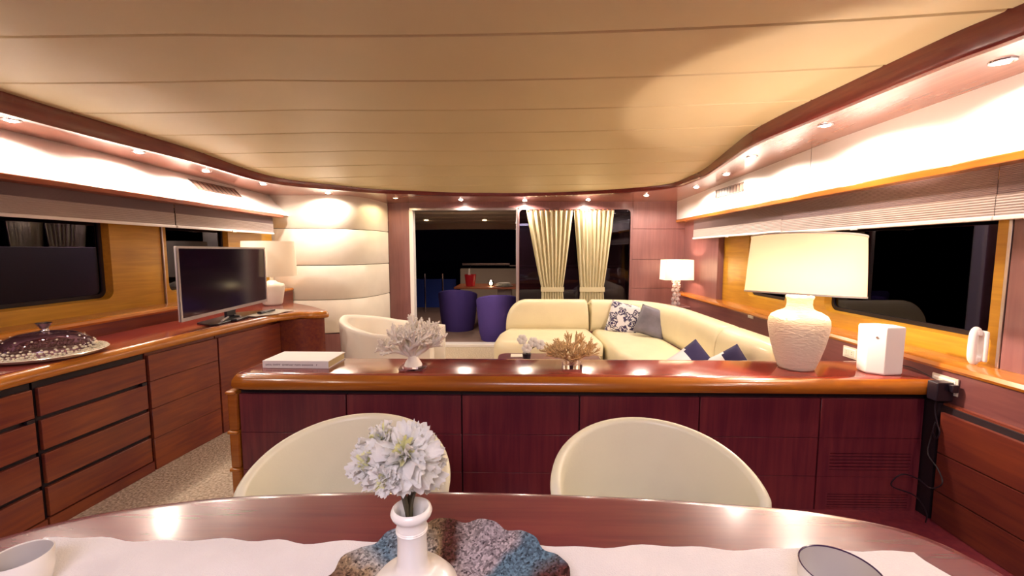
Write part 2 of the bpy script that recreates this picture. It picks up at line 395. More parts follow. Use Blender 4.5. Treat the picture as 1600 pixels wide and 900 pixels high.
def sqloop(y0, y1, z0, z1, like):   # push a rounded loop out to a rectangle
    cy, cz = (y0+y1)/2, (z0+z1)/2; o = []
    ly0 = min(p[0] for p in like); ly1 = max(p[0] for p in like); lz0 = min(p[1] for p in like); lz1 = max(p[1] for p in like)
    for y, z in like:
        a = (y-(ly0+ly1)/2)/((ly1-ly0)/2); b = (z-(lz0+lz1)/2)/((lz1-lz0)/2)
        m = max(abs(a), abs(b)); a /= m; b /= m; a = max(-1, min(1, a*1.0)); o.append((cy+a*(y1-y0)/2, cz+b*(z1-z0)/2))
    return o
WN = [0]
def window(side, X, o, g, lean=0):
    """o: outer panel rectangle (y0,y1,z0,z1), g: glass opening"""
    s = 1 if side == 'right' else -1; WN[0] += 1
    L = rrect(*g, .07); Q = sqloop(*o, L)
    L2 = rrect(g[0]+.012, g[1]-.012, g[2]+.012, g[3]-.012, .06); L3 = rrect(g[0]+.04, g[1]-.04, g[2]+.04, g[3]-.04, .05)
    fr = struct('window_%d' % WN[0], ringloft([(X+s*.10, Q), (X, Q), (X, L), (X+s*.055, L2)]), 'window_wood', ang=40)
    obj('gasket', ringloft([(X+s*.052, L2), (X+s*.046, L3), (X+s*.06, L3)]), 'gasket', fr)
    bm = BM(); f = bm.faces.new([bm.verts.new((X+s*.058, y, z)) for y, z in L2]); r = bmesh.ops.extrude_face_region(bm, geom=[f])
    bmesh.ops.translate(bm, vec=(s*.008, 0, 0), verts=[v for v in r['geom'] if isinstance(v, bmesh.types.BMVert)]); bmesh.ops.recalc_face_normals(bm, faces=bm.faces)
    obj('pane', bm, 'pane', fr, smooth=False)
    return fr
ZR0, ZR1 = .886, 1.93
window('right', 2.54, (2.255, 4.02, ZR0, ZR1), (2.33, 3.58, 1.0, 1.90))
window('right', 2.54, (4.03, 5.38, ZR0, ZR1), (4.10, 4.80, 1.0, 1.90))
struct('wall_right_aft', box(2.47, 2.70, 5.39, YB, ZR0, ZR1), 'backwood', smooth=False)
struct('wall_right_forward', box(2.50, 2.70, YF, 2.22, ZR0, ZR1), 'backwood', smooth=False)
for y in (2.237, 4.025):
    struct('trim_5', box(2.50, 2.56, y-.009, y+.009, ZR0, ZR1), 'metal', bevel=.003) if y < 3 else struct('trim_6', box(2.52, 2.56, y-.006, y+.006, ZR0, ZR1), 'metal', bevel=.003)

# ---- left side wall
XL = -3.0
struct('wall_left', box(-3.6, XL, YF, 5.45, 0, .99), 'mahoy', smooth=False)
struct('trim_7', sweep([[(x, y, z) for x, z in ((XL+.012, .985), (XL+.02, 1.0), (XL+.012, 1.018), (XL-.01, 1.024), (-3.3, 1.024), (-3.3, .985))] for y in (YF, 5.44)]), 'nosey', ang=40)
window('left', -3.24, (-.55, 3.74, 1.024, 1.94), (.3, 3.27, 1.12, 1.92))
window('left', -3.24, (3.76, 5.44, 1.024, 1.94), (3.80, 4.62, 1.12, 1.92))
struct('wall_left_forward', box(-3.4, -3.24, YF, -.56, 1.02, 1.94), 'backwood', smooth=False)
struct('trim_8', box(-3.25, -3.225, 3.744, 3.756, 1.024, 1.94), 'metal', bevel=.003)
# sloping white panel above the left windows
def lpx(z): return -3.02-(z-1.95)*(.30/.32)
struct('wall_left_upper', sweep([[(lpx(1.95), y, 1.95), (lpx(2.30), y, 2.30), (-3.6, y, 2.30), (-3.6, y, 1.95)] for y in (YF, 5.6)]), 'white', smooth=False)
struct('trim_9', box(-3.25, -3.0, YF, 5.32, 1.915, 1.952), 'trim', bevel=.006)

# ---- curved cream wall in the rear left corner: stacked padded panels
cw = cr([(-3.5, 5.47, 0), (-3.1, 5.47, 0), (-2.75, 5.48, 0), (-2.45, 5.56, 0), (-2.24, 5.74, 0), (-2.11, 6.05, 0), (-2.05, 6.49, 0)], 6)
cw = [(p.x, p.y) for p in cw]; cwo = offset_path(cw, .10)
S = [[(x, y, 0), (x, y, 2.26), (u, v, 2.26), (u, v, 0)] for (x, y), (u, v) in zip(offset_path(cw, .02), cwo)]
wl = struct('wall_rear_left', sweep(S), 'dark', ang=50)
zz = [.40, .85, 1.31, 1.79, 2.30]
for a, b in zip(zz[:-1], zz[1:]):
    S = []
    p0 = cw; p1 = offset_path(cw, .006); p2 = offset_path(cw, .03)
    for i in range(len(cw)):
        S.append([(*p2[i], a+.003), (*p1[i], a+.004), (*p0[i], a+.012), (*p0[i], b-.012), (*p1[i], b-.004), (*p2[i], b-.003)])
    obj('wall_panel', sweep(S), 'cream', wl, ang=60)
S = [[(x, y, 0), (x, y, .393), (u, v, .393), (u, v, 0)] for (x, y), (u, v) in zip(cw, cwo)]
struct('baseboard_rear', sweep(S), 'backwood', ang=50)

# ---- rear wall: veneer panels, door opening, fixed glass
DX0, DX1, DZ = -1.69, -.065, 2.125; GX0, GX1, GZ0 = -.065, 1.65, .42
rw = struct('wall_rear', box(-2.05, DX0-.03, YB+.02, YB+.12, 0, 2.3), 'dark', smooth=False)
def veneer(x0, x1, z0, z1, parent=None):
    return obj('veneer_panel', box(x0+.002, x1-.002, YB, YB+.03, z0+.002, z1-.002), 'backwood', parent or rw, bevel=.002, segs=1)
veneer(-2.05, DX0-.03, 0, 2.26)
veneer(-2.05+.39-.03, 2.42, DZ+.02, 2.26) if 0 else None
veneer(DX0-.03, GX1+.03, DZ+.02, 2.26)
for a, b in ((0, .46), (.46, .93), (.93, 1.37), (1.37, 1.83), (1.83, 2.26)): veneer(GX1+.03, 2.5, a, b)
veneer(GX0+.03, GX1+.03, 0, GZ0-.02)
struct('wall_rear_outer', box(GX1+.03, 2.7, YB+.03, YB+.12, 0, 2.3), 'dark', smooth=False)
# door frame
dr = thing('door_1', '', ''); del dr['label']; del dr['category']; dr['kind'] = 'structure'; dr.location = ((DX0+DX1)/2, YB, 0)
obj('jamb', box(DX0-.03, DX0+.03, YB-.03, YB+.12, 0, DZ), 'rail', dr, bevel=.008)
obj('head', box(DX0-.03, DX1, YB-.012, YB+.10, DZ-.012, DZ+.03), 'metal', dr, bevel=.006)
obj('jamb', box(DX1-.022, DX1+.022, YB-.03, YB+.10, 0, DZ), 'metal', dr, bevel=.006)
obj('threshold', box(DX0-.03, DX1+.02, YB-.03, YB+.14, 0, .05), 'rail', dr, bevel=.008)
wf = struct('window_5', sweep([[(x, YB+d, z) for x, z in L] for d, L in ((.03, sqloop(GX0+.022, GX1+.03, GZ0-.03, DZ+.03, rrect(GX0+.03, GX1, GZ0, DZ, .06))), (-.006, sqloop(GX0+.022, GX1+.03, GZ0-.03, DZ+.03, rrect(GX0+.03, GX1, GZ0, DZ, .06))), (-.006, rrect(GX0+.03, GX1, GZ0, DZ, .06)), (.03, rrect(GX0+.03, GX1, GZ0, DZ, .06)))], caps=False), 'backwood', ang=40)
bm = BM(); add_box(bm, ((GX0+GX1)/2+.015, YB+.04, (GZ0+DZ)/2), (GX1-GX0, .01, DZ-GZ0+.02)); obj('pane', bm, 'pane', wf, smooth=False)
# wall behind the camera
struct('wall_front', box(-3.7, 2.9, YF-.1, YF, 0, 2.5), 'backwood', smooth=False)

# ================================================================== DOWNLIGHTS
dls = [((17, 187), 'first (nearest) ceiling spot in the left soffit, at the left edge'), ((217, 237), 'ceiling spot in the left soffit above the long white panel, second from the left edge'),
       ((322, 267), 'ceiling spot in the left soffit right above the air grille'), ((411, 287), 'ceiling spot in the left soffit between the grille and the cream curved wall'),
       ((512, 301), 'ceiling spot shining on the curved cream wall'), ((618, 309), 'yellowish ceiling spot above the narrow wood panel left of the door'),
       ((720, 312), 'ceiling spot above the open door'), ((820, 313), 'ceiling spot above the post between door and curtains'),
       ((919, 312), 'ceiling spot above the curtains'), ((1010, 305), 'ceiling spot above the wood wall right of the curtains'),
       ((1088, 292), 'smallest ceiling spot of the right soffit, in the far corner'), ((1135, 272), 'ceiling spot in the right soffit above the small air grille'),
       ((1175, 245), 'ceiling spot at the bend of the right soffit'), ((1290, 195), 'ceiling spot in the right soffit above the large table lamp'),
       ((1567, 95), 'largest, nearest ceiling spot in the right soffit, top right')]
proto = None
def make_dl(p, label):
    t = thing('ceiling_spot', label, 'ceiling light', p, 0, 'recessed spots of the soffit')
    obj('rim', lathe([(.030, -.001), (.036, -.007), (.045, -.006), (.047, 0), (.030, .0), (.030, -.001)], 24), 'steel', t, world=False)
    obj('lens', lathe([(0.0001, -.012), (.016, -.011), (.026, -.007), (.030, -.001), (.0001, -.001)], 20), 'bulb', t, world=False)
    return t
for i, (p, lab) in enumerate(dls):
    q = US(*p); q.z = zs(q.x, q.y)-.001
    if q.y > 6.36: q.y = 6.36; q.z = zs(q.x, q.y)-.001
    if i == 0: proto = make_dl(q, lab); t = proto
    else: t = dup(proto, loc=q, label=lab)
    if i == 5:
        for ch in t.children:
            if ch.name.startswith('lens'): ch.data = ch.data.copy(); ch.data.materials[0] = M['bulb_y']
for i, t in enumerate([o for o in C.objects if o.name.startswith('ceiling_spot')]):
    yel = abs(t.location.x+1.9) < .25 and t.location.y > 5
    dlight('spot_beam', 'SPOT', (t.location.x, t.location.y, t.location.z-.030), SPOT_W*(.45 if yel else 1), (1, .74, .4) if yel else SPOT_COL, size=.025, cone=168, blend=.3)
# the same spots carry on forward, out of frame, over the dining area
for x, y in ((-2.98, 1.35), (-2.98, .2), (2.2, .8), (2.2, -.3)):
    dlight('spot_beam', 'SPOT', (x, y, zs(x, y)-.015), SPOT_W, SPOT_COL, size=.025, cone=168, blend=.3)
# unseen fill light added behind the camera, lilac-tinted, brightens the dining area
dlight('forward_fill_light', 'AREA', (-.3, -1.0, 2.36), FILL_W, FILL_COL, size=1.2)

# ================================================================== AIR GRILLES
def grille(name, label, y0, y1, z0, z1, xf, cat='vent', n=9):
    t = thing(name, label, cat, (xf((z0+z1)/2), (y0+y1)/2, (z0+z1)/2))
    s = 1 if xf(z0) > 0 else -1
    def pt(y, z, d): return (xf(z)-s*d, y, z)
    def bar(ya, yb, za, zb, d0, d1): 
        return sweep([[pt(ya, za, d0), pt(ya, zb, d0), pt(ya, zb, d1), pt(ya, za, d1)], [pt(yb, za, d0), pt(yb, zb, d0), pt(yb, zb, d1), pt(yb, za, d1)]])
    obj('back_plate', bar(y0, y1, z0, z1, .0005, .002), 'dark', t, smooth=False)
    for a in ((y0, y1, z0, z0+.010), (y0, y1, z1-.010, z1), (y0, y0+.012, z0, z1), (y1-.012, y1, z0, z1)): obj('frame', bar(*a, .0, .008), 'grille', t, smooth=False)
    for k in range(n):
        y = y0+.02+(y1-y0-.04)*(k+.5)/n; w = (y1-y0-.04)/n
        obj('slat', sweep([[pt(y-w*.32, z0+.010, .002), pt(y-w*.32, z1-.010, .002), pt(y-w*.22, z1-.010, .003), pt(y-w*.22, z0+.010, .003)], [pt(y+w*.3, z0+.010, .007), pt(y+w*.3, z1-.010, .007), pt(y+w*.35, z1-.010, .005), pt(y+w*.35, z0+.010, .005)]]), 'grille', t, smooth=False)
grille('air_grille', 'bronze air grille set in the left white panel', 4.12, 4.78, 2.10, 2.20, lpx)
grille('air_grille', 'bronze air grille set in the right white panel', 4.58, 5.22, 2.13, 2.225, lambda z: XR)

# ================================================================== BLINDS
def blind(label, X, y0, y1, z0, z1, s, group=None):
    t = thing('pleated_blind', label, 'blind', (X, (y0+y1)/2, z0), 0, group)
    n = 10; zm = z0+.13
    def zig(za, zb, n):
        P = []
        for k in range(n*2+1): P.append((X+(s*.003 if k % 2 else 0), za+(zb-za)*k/(2*n)))
        return P
    P = zig(zm, z1, 16); Q = [(x+s*.002, z) for x, z in P[::-1]]
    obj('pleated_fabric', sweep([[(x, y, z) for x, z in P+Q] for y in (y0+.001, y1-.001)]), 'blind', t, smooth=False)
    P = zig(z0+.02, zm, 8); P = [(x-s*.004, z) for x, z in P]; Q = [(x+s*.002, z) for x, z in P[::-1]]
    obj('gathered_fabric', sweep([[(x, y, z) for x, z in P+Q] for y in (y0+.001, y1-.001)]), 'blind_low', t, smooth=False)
    obj('bottom_rail', box(X-.014, X+.014, y0+.004, y1-.004, z0, z0+.022), 'rail', t, bevel=.004)
    obj('pull', box(X-s*.018-.006, X-s*.018+.006, (y0+y1)/2-.03, (y0+y1)/2+.03, z0-.006, z0+.014), 'rail', t, bevel=.003)
blind('pleated blind over the window behind the large table lamp, right wall', 2.42, 2.243, 4.026, 1.655, 1.925, 1)
blind('pleated blind at the far end of the right wall, before the corner lamp', 2.42, 4.028, 6.05, 1.665, 1.925, 1)
blind('pleated blind at the near right edge, above the smooth wood panel', 2.42, .2, 2.241, 1.655, 1.925, 1)
blind('pleated blind over the large left window', -3.10, -.3, 3.745, 1.705, 1.914, -1)
blind('pleated blind over the left window behind the television', -3.10, 3.755, 5.25, 1.705, 1.914, -1)

# ================================================================== LEFT SIDEBOARD
cpts = [(-2.46, YF+.05), (-2.48, .5)]+[(U(*p, z=.9).x, U(*p, z=.9).y) for p in ((0, 588), (150, 553), (250, 530), (350, 508), (430, 491))]
front = [(p.x, p.y) for p in cr([(*p, 0) for p in cpts], 8)]
end = [(-2.24, 4.17), (-2.10, 4.22), (-2.00, 4.24), (-1.965, 4.30), (-2.02, 4.36), (-2.30, 4.62), (-2.5, 4.85), (-2.7, 5.0), (-2.985, 5.1)]
end = [(-2.20, 4.10), (-2.08, 4.10), (-1.99, 4.12), (-1.955, 4.17), (-1.99, 4.24), (-2.30, 4.56), (-2.6, 4.80), (-2.985, 4.92)]
edge = front+end
def inset(path, d): return offset_path(path, d)
# profile of the worktop edge swept along the front path
prof = [(0, .83), (-.012, .836), (-.018, .852), (-.014, .872), (0, .888), (.018, .8975), (.04, .899)]
secs = []
for d, z in prof: secs.append([(x, y, z) for x, y in inset(edge, d)])
bm = BM(); R = [[bm.verts.new(p) for p in s] for s in secs]
for i in range(len(R)-1):
    for j in range(len(edge)-1): bm.faces.new((R[i][j], R[i][j+1], R[i+1][j+1], R[i+1][j]))
# top & bottom closed to the wall line
bl = [bm.verts.new((XL, min(y, 4.92), .899)) for x, y in edge]; bb = [bm.verts.new((XL, min(y, 4.92), .83)) for x, y in edge]
for j in range(len(edge)-1):
    bm.faces.new((R[-1][j], R[-1][j+1], bl[j+1], bl[j])); bm.faces.new((R[0][j+1], R[0][j], bb[j], bb[j+1]))
bmesh.ops.remove_doubles(bm, verts=bm.verts, dist=1e-5); bmesh.ops.dissolve_degenerate(bm, dist=1e-5, edges=bm.edges)
bmesh.ops.recalc_face_normals(bm, faces=bm.faces)
wt = thing('worktop', 'long mahogany worktop under the left windows, carrying the television', 'worktop', (-2.72, 2, .83))
topo = obj('top_board', bm, 'mahotop', wt, ang=50)
topo.data.materials.append(M['nosey'])
for p in topo.data.polygons:
    c = p.center
    if p.normal.z < .9 : p.material_index = 1
# cabinet units below
def path_at(path, y):        # front x at given y
    for a, b in zip(path[:-1], path[1:]):
        if a[1] <= y <= b[1]: return a[0]+(b[0]-a[0])*(y-a[1])/(b[1]-a[1]+1e-9)
    return path[-1][0]
fc = inset(front, .035)      # cabinet face line
fcx = lambda y: path_at(fc, y)
def curved_slab(y0, y1, z0, z1, th=.02, d=0, n=4):
    S = []
    for k in range(n+1):
        y = y0+(y1-y0)*k/n; x = fcx(y)+d
        S.append([(x, y, z0), (x, y, z1), (x-th, y, z1), (x-th, y, z0)])
    return sweep(S)
def cab(label, y0, y1, kind, rows=4):
    t = thing('cabinet', label, 'cabinet', (fcx((y0+y1)/2)-.25, (y0+y1)/2, 0), 0, 'cabinets under the left worktop')
    S = []
    for k in range(5):
        y = y0+.001+(y1-y0-.002)*k/4; x = fcx(y)-.026; S.append([(x, y, .0), (x, y, .828), (XL+.003, y, .828), (XL+.003, y, .0)])
    obj('body', sweep(S), 'dark' if kind == 'drawers' else 'mahoy', t, smooth=False)
    if kind == 'drawers':
        H = [.07, .255, .44, .625, .80]
        for a, b in zip(H[:-1], H[1:]):
            dr_ = obj('drawer', curved_slab(y0+.006, y1-.010, a+.004, b-.018, .022), 'mahoy', t, bevel=.003, segs=2)
        obj('plinth', curved_slab(y0, y1, .0, .066, .02), 'mahoy', t, smooth=False)
        obj('latch', box(fcx(y1)-.016, fcx(y1)+.004, y1-.05, y1-.014, .607, .627), 'black', t, bevel=.002)
    else:
        H = [.0, .22, .43, .62, .80] if rows == 4 else [0, .80]
        for a, b in zip(H[:-1], H[1:]):
            obj('door_panel' if rows > 1 else 'door', curved_slab(y0+.003, y1-.003, a+.001, b-.0015, .022, n=6), 'mahoy', t, bevel=.0015, segs=1)
    return t
cab('cabinet with drawers at the very left edge of the picture, under the glass cake dome', 1.30, 2.09, 'drawers')
cab('cabinet with four wide drawers under the left worktop, between cake dome and television', 2.10, 2.715, 'drawers')
cab('cabinet with flush banded front under the left worktop, right of the four drawers', 2.725, 3.30, 'door')
cab('farthest cabinet of the left row, plain front bending toward the armchair', 3.31, 4.06, 'door', 1)
bmx = [(-2.235+.0, 4.065), (-2.14, 4.085), (-2.02, 4.14), (-1.99, 4.18), (-2.02, 4.24), (-2.32, 4.54), (-2.62, 4.78), (-2.98, 4.90), (-2.98, 4.065)]
t = thing('cabinet', 'rounded end cabinet of the left row beside the white armchair', 'cabinet', (-2.5, 4.3, 0), 0, 'cabinets under the left worktop')
obj('body', prism(bmx, 0, .828), 'mahoy', t, ang=45)

# ================================================================== CENTRAL LOW CREDENZA
CY0, CY1, CZ = 2.35, 2.775, .787; CX0, CX1 = -1.70, 2.325
t = thing('credenza_top', 'glossy mahogany top of the low divider, with book, corals and lamp on it', 'worktop', (.3, 2.55, .70))
prof = [(0.012, .700), (-.012, .704), (-.022, .722), (-.018, .748), (-.004, .770), (.018, .783), (.05, CZ)]
pth = [(CX1, CY0), (CX0+.10, CY0), (CX0+.03, CY0+.02), (CX0, CY0+.08), (CX0, CY1-.05), (CX0+.02, CY1-.01), (CX0+.05, CY1), (CX1, CY1)]
def off2(path, d): return offset_path(path, -d)       # travel goes -X then +Y then +X : interior on right
bm = BM(); R = [[bm.verts.new((x, y, z)) for x, y in off2(pth, d)] for d, z in prof]
for i in range(len(R)-1):
    for j in range(len(pth)-1): bm.faces.new((R[i][j], R[i][j+1], R[i+1][j+1], R[i+1][j]))
bm.faces.new(R[-1]); bm.faces.new(R[0][::-1]); n = len(pth)-1
bm.faces.new([r[0] for r in R]+[R[-1][n]]+[r[n] for r in R[::-1]][1:])
bmesh.ops.recalc_face_normals(bm, faces=bm.faces)
o = obj('top_board', bm, 'mahotop', t, ang=40); o.data.materials.append(M['nose'])
for p in o.data.polygons:
    if abs(p.normal.z) < .93: p.material_index = 1
xs_ = [CX0+.045, -1.02, -.345, .335, 1.02, 1.70, CX1]
names = ['leftmost unit of the low divider, behind the left dining chair', 'second unit of the low divider, partly hidden by the carnations',
         'third unit of the low divider, between the two dining chairs', 'fourth unit of the low divider, behind the right dining chair',
         'fifth unit of the low divider, plain panels right of the right dining chair', 'rightmost unit of the low divider, with two slotted vents']
for i in range(6):
    a, b = xs_[i], xs_[i+1]
    t = thing('divider_cabinet', 'mahogany '+names[i], 'cabinet', ((a+b)/2, 2.55, 0), 0, 'units of the low divider')
    obj('body', box(a+.001, b-.001, CY0+.045, CY1-.02, 0, .698), 'dark' if i < 6 else 'maho', t, smooth=False)
    Z = [.0, .205, .435, .668] if i < 5 else [.0, .205, .435, .668]
    for k, (za, zb) in enumerate(zip(Z[:-1], Z[1:])):
        if i == 5 and k < 2:
            # panel with slots: frame pieces + slats
            s0, s1 = (.02, .10) if k == 0 else (.245, .345)
            x0, x1 = a+.07, b-.10 if 1 else 0
            bm = BM()
            for (u0, u1, v0, v1) in ((a+.004, x0, za, zb), (x1, b-.05, za, zb), (x0, x1, za, s0), (x0, x1, s1, zb)): box(u0, u1, CY0+.02, CY0+.044, v0+.0008, v1-.0008, bm)
            pn = obj('panel', bm, 'maho', t, smooth=False)
            for q in range(5):
                zc_ = s0+(s1-s0)*(q+.5)/5; h = (s1-s0)/5
                obj('vent_slat', sweep([[(x, CY0+.021, zc_-h*.36), (x, CY0+.021, zc_+h*.2), (x, CY0+.036, zc_+h*.44), (x, CY0+.036, zc_-h*.1)] for x in (x0, x1)]), 'maho', t, smooth=False)
        else:
            obj('panel', box(a+.004, (b-.004 if i < 5 else b-.05), CY0+.02, CY0+.044, za+.001, zb-.001), 'maho', t, bevel=.0015, segs=1)
    obj('back_panel', box(a+.001, b-.001, CY1-.02, CY1-.012, 0, .698), 'maho', t, smooth=False)
t = thing('end_post', 'stepped mahogany end post of the low divider, in three blocks with rounded caps', 'post', (CX0, 2.5, 0))
for za, zb in ((0, .205), (.215, .435), (.445, .675)):
    o = obj('block', box(CX0-.02, CX0+.040, CY0+.012, CY1-.03, za, zb), 'nose', t, bevel=.012, segs=4)
    obj('cap', box(CX0-.028, CX0+.036, CY0+.004, CY1-.03, zb-.012, zb+.010), 'nosey', t, bevel=.010, segs=4)

# ================================================================== RIGHT FORWARD SIDEBOARD
t = thing('side_panelling', 'mahogany banded cabinet along the right wall under the dark groove', 'cabinet', (2.3, .4, 0))
obj('body', box(2.30, XR-.002, YF+.02, 2.30, 0, .66), 'dark', t, smooth=False)
for za, zb in ((0, .185), (.185, .40), (.40, .628)):
    obj('panel', box(2.278, 2.30, YF+.02, 2.28, za+.005, zb-.001), 'mahor', t, bevel=.002, segs=1)
obj('corner_post', box(2.285, XR-.002, 2.302, 2.394, .004, .672), 'dark', t, smooth=False)
obj('ledge', box(2.31, XR-.002, YF+.02, 2.30, .66, .672), 'mahoy', t, smooth=False)

# ================================================================== DINING TABLE
tp = [(-.35, .20), (-1.0, .24), (-1.42, .42), (-1.56, .70), (-1.52, .88)]
tp += [(U(*p, z=.75).x, U(*p, z=.75).y) for p in ((0, 838), (100, 812), (200, 793), (350, 775), (500, 768), (640, 766), (800, 768), (1000, 776), (1200, 790), (1300, 802), (1400, 822), (1470, 846), (1530, 875), (1580, 902))]
tp += [(1.15, .70), (1.08, .42), (.85, .26), (.3, .20)]
pts = [(p.x, p.y) for p in cr([(*p, 0) for p in tp+[tp[0]]], 6)][:-1]
t = thing('dining_table', 'dark mahogany boat-shaped dining table in the foreground', 'table', (-.2, .7, 0))
n = len(pts)
def cl_off(d):
    o = []
    for i in range(n):
        a = pts[i-1]; b = pts[(i+1) % n]; v = Vector((b[0]-a[0], b[1]-a[1])).normalized(); o.append((pts[i][0]+v.y*-d*-1, pts[i][1]-v.x*d))
    return o
# travel is clockwise (near side left, far side right): interior on the right
tb = sweep([[(x, y, z) for x, y in cl_off(d)] for d, z in ((.05, .708), (.012, .710), (0, .722), (-.004, .732), (0, .742), (.006, .748), (.012, .750), (.03, .750))])
obj('tabletop', tb, 'table', t, ang=45)
obj('pedestal', lathe([(.001, .708), (.16, .708), (.09, .64), (.07, .4), (.09, .12), (.28, .05), (.30, 0), (.001, 0)], 40, (-.2, .72, 0)), 'maho', t)

# runner
bm = BM(); NX, NY = 90, 20; V = []
def runner_pt(u, v):
    x0, x1 = -1.26, 1.0
    yf = 1.012+.006*math.sin(u*37)+.004*math.sin(u*91+1)+.008*math.exp(-((u-.28)/.02)**2)+.004*u
    y0 = .42+.005*math.sin(u*30)
    xe1 = .975+.09*(1-v)+.006*math.sin(v*25); xe0 = -1.245-.05*(1-v)+.004*math.sin(v*22)
    x = xe0+(xe1-xe0)*u; y = y0+(yf-y0)*v
    z = .7525+.0012*math.sin(u*60+v*5)*math.sin(v*9)+.0015*noise.noise((u*20, v*6, 1))
    return (x, y, max(z, .7505))
G = [[bm.verts.new(runner_pt(i/NX, j/NY)) for i in range(NX+1)] for j in range(NY+1)]
for j in range(NY):
    for i in range(NX): bm.faces.new((G[j][i], G[j][i+1], G[j+1][i+1], G[j+1][i]))
r = bmesh.ops.extrude_face_region(bm, geom=bm.faces[:]); bmesh.ops.translate(bm, vec=(0, 0, .002), verts=[v for v in r['geom'] if isinstance(v, bmesh.types.BMVert)]); bmesh.ops.recalc_face_normals(bm, faces=bm.faces)
tag(obj('table_runner', bm, 'cloth', ang=60), 'white linen runner laid along the dining table', 'tablecloth')

# ================================================================== TUB CHAIRS (dining)
def tub_shell(R0, R1, zb, zr, drop, th, open_ang, a_fac=1.0, flare=0, lean=0, n=36, m=8, rimr=None):
    """U-shaped padded shell, open towards -Y; R0 bottom radius, R1 top radius"""
    S = []
    for k in range(n+1):
        ph = -open_ang+2*open_ang*k/n
        zt = zr-drop*(1-math.cos(ph))
        if rimr is not None:
            zt = rimr+(zr-rimr)*max(0, math.cos(ph))**.85-.16*cl((abs(ph)-PI/2)/.4)**.8
        def rad(t): return R0+(R1-R0)*t**.6
        out = []; inn = []
        for j in range(m+1):
            t_ = j/m; z = zb+(zt-th*.35-zb)*t_; r = rad(t_*(zt-zb)/(zr-zb))
            out.append((r, z)); inn.append((r-th, z))
        top = [(out[-1][0]-th*(.5-.5*math.cos(q)), zt-th*.35+th*.5*math.sin(q)) for q in (PI*.15, PI*.35, PI*.5, PI*.65, PI*.85)]
        L = out+top+inn[::-1]
        S.append([(r*math.sin(ph)*a_fac, r*math.cos(ph)+lean*(z-zb), z) for r, z in L])
    return sweep(S)
def dining_chair(loc, rz, label):
    t = thing('dining_chair', label, 'chair', loc, rz, 'cream chairs at the dining table')
    obj('backrest', tub_shell(.24, .352, .40, .845, 0, .035, math.radians(112), 1.0, n=60, m=10, rimr=.742), 'chair', t, world=False, ang=70)
    S = []
    seat = [(.275*math.cos(a), .03+.26*math.sin(a) if math.sin(a) > 0 else .03+.28*math.sin(a)) for a in [2*PI*k/32 for k in range(32)]]
    obj('seat', sweep([[(x*s, .0+y*s, z) for x, y in seat] for s, z in ((.9, .38), (1, .40), (1, .455), (.95, .475), (.8, .485), (.4, .488))]), 'chair', t, world=False, ang=60)
    for sx, sy in ((-1, -1), (1, -1), (-1, 1), (1, 1)):
        obj('leg', tube([(sx*.21, sy*.19+.02, .40), (sx*.24, sy*.23+.02, 0)], [.018, .012], 10), 'maho', t, world=False)
    return t
c1 = dining_chair((U(540, 780, y=1.29).x, 1.29, .004), math.radians(9), 'cream leather tub chair at the table, left one behind the carnations')
c2 = dup(c1, (U(1028, 780, y=1.27).x, 1.27, .004), math.radians(-5), 'cream leather tub chair at the table, right one with nothing in front')

# ================================================================== VASE, FLOWERS, PLATTER, CUPS
pc = (-.155, .765)
t_pl = None
def platter():
    n, m = 180, 22; S = []
    for k in range(n):
        a = 2*PI*k/n; sec = []
        ruf = 1+.018*math.sin(a*15)+.010*math.sin(a*31+1)
        for j in range(m+1):
            q = j/m; r = .285*q*(1+(ruf-1)*q*q); z = .006+.034*max(0, q-.35)**1.5*1.9+.005*q**4*math.sin(a*15+.6)
            sec.append((pc[0]+r*math.cos(a)+.0001*math.cos(a), pc[1]+r*math.sin(a)+.0001*math.sin(a), .757+z))
        for j in range(m, -1, -1):
            q = j/m; x, y, z = sec[j]; sec.append((x, y, z-.006))
        S.append(sec)
    return sweep(S, ring=True, closed=True)
tag(obj('glass_platter', platter(), 'mosaic', origin=(pc[0], pc[1], .757), ang=60), 'large ruffled platter of blue, silver and brown crackled glass', 'platter')
vx, vy, vz = U(643, 800, y=.78).x, .78, .7640
t = thing('flower_vase', 'white ceramic bottle vase with long ribbed neck holding the carnations', 'vase', (vx, vy, vz))
vp = [(.001, 0), (.05, 0), (.085, .012), (.105, .045), (.100, .075), (.078, .098), (.050, .108), (.0375, .118), (.0335, .135), (.032, .17), (.0325, .199), (.034, .203), (.0325, .207), (.033, .22), (.035, .224), (.043, .229), (.0455, .236), (.043, .243), (.038, .246), (.032, .242), (.0285, .23), (.028, .15), (.03, .12), (.001, .11)]
vp = [(r*.88, z*.97) for r, z in vp]
obj('body', lathe(vp, 48, (vx, vy, vz)), 'ceramic', t, ang=60)
bm = BM()
for k in range(3): bmesh.ops.create_cone(bm, cap_ends=False, segments=40, radius1=.0345, radius2=.0345, depth=.003, matrix=Matrix.Translation((vx, vy, vz+.199+.006*k)))
obj('neck_band', lathe([(.0295, .190), (.0310, .192), (.0295, .194), (.0310, .196), (.0295, .198)], 40, (vx, vy, vz)), 'ceramic', t)
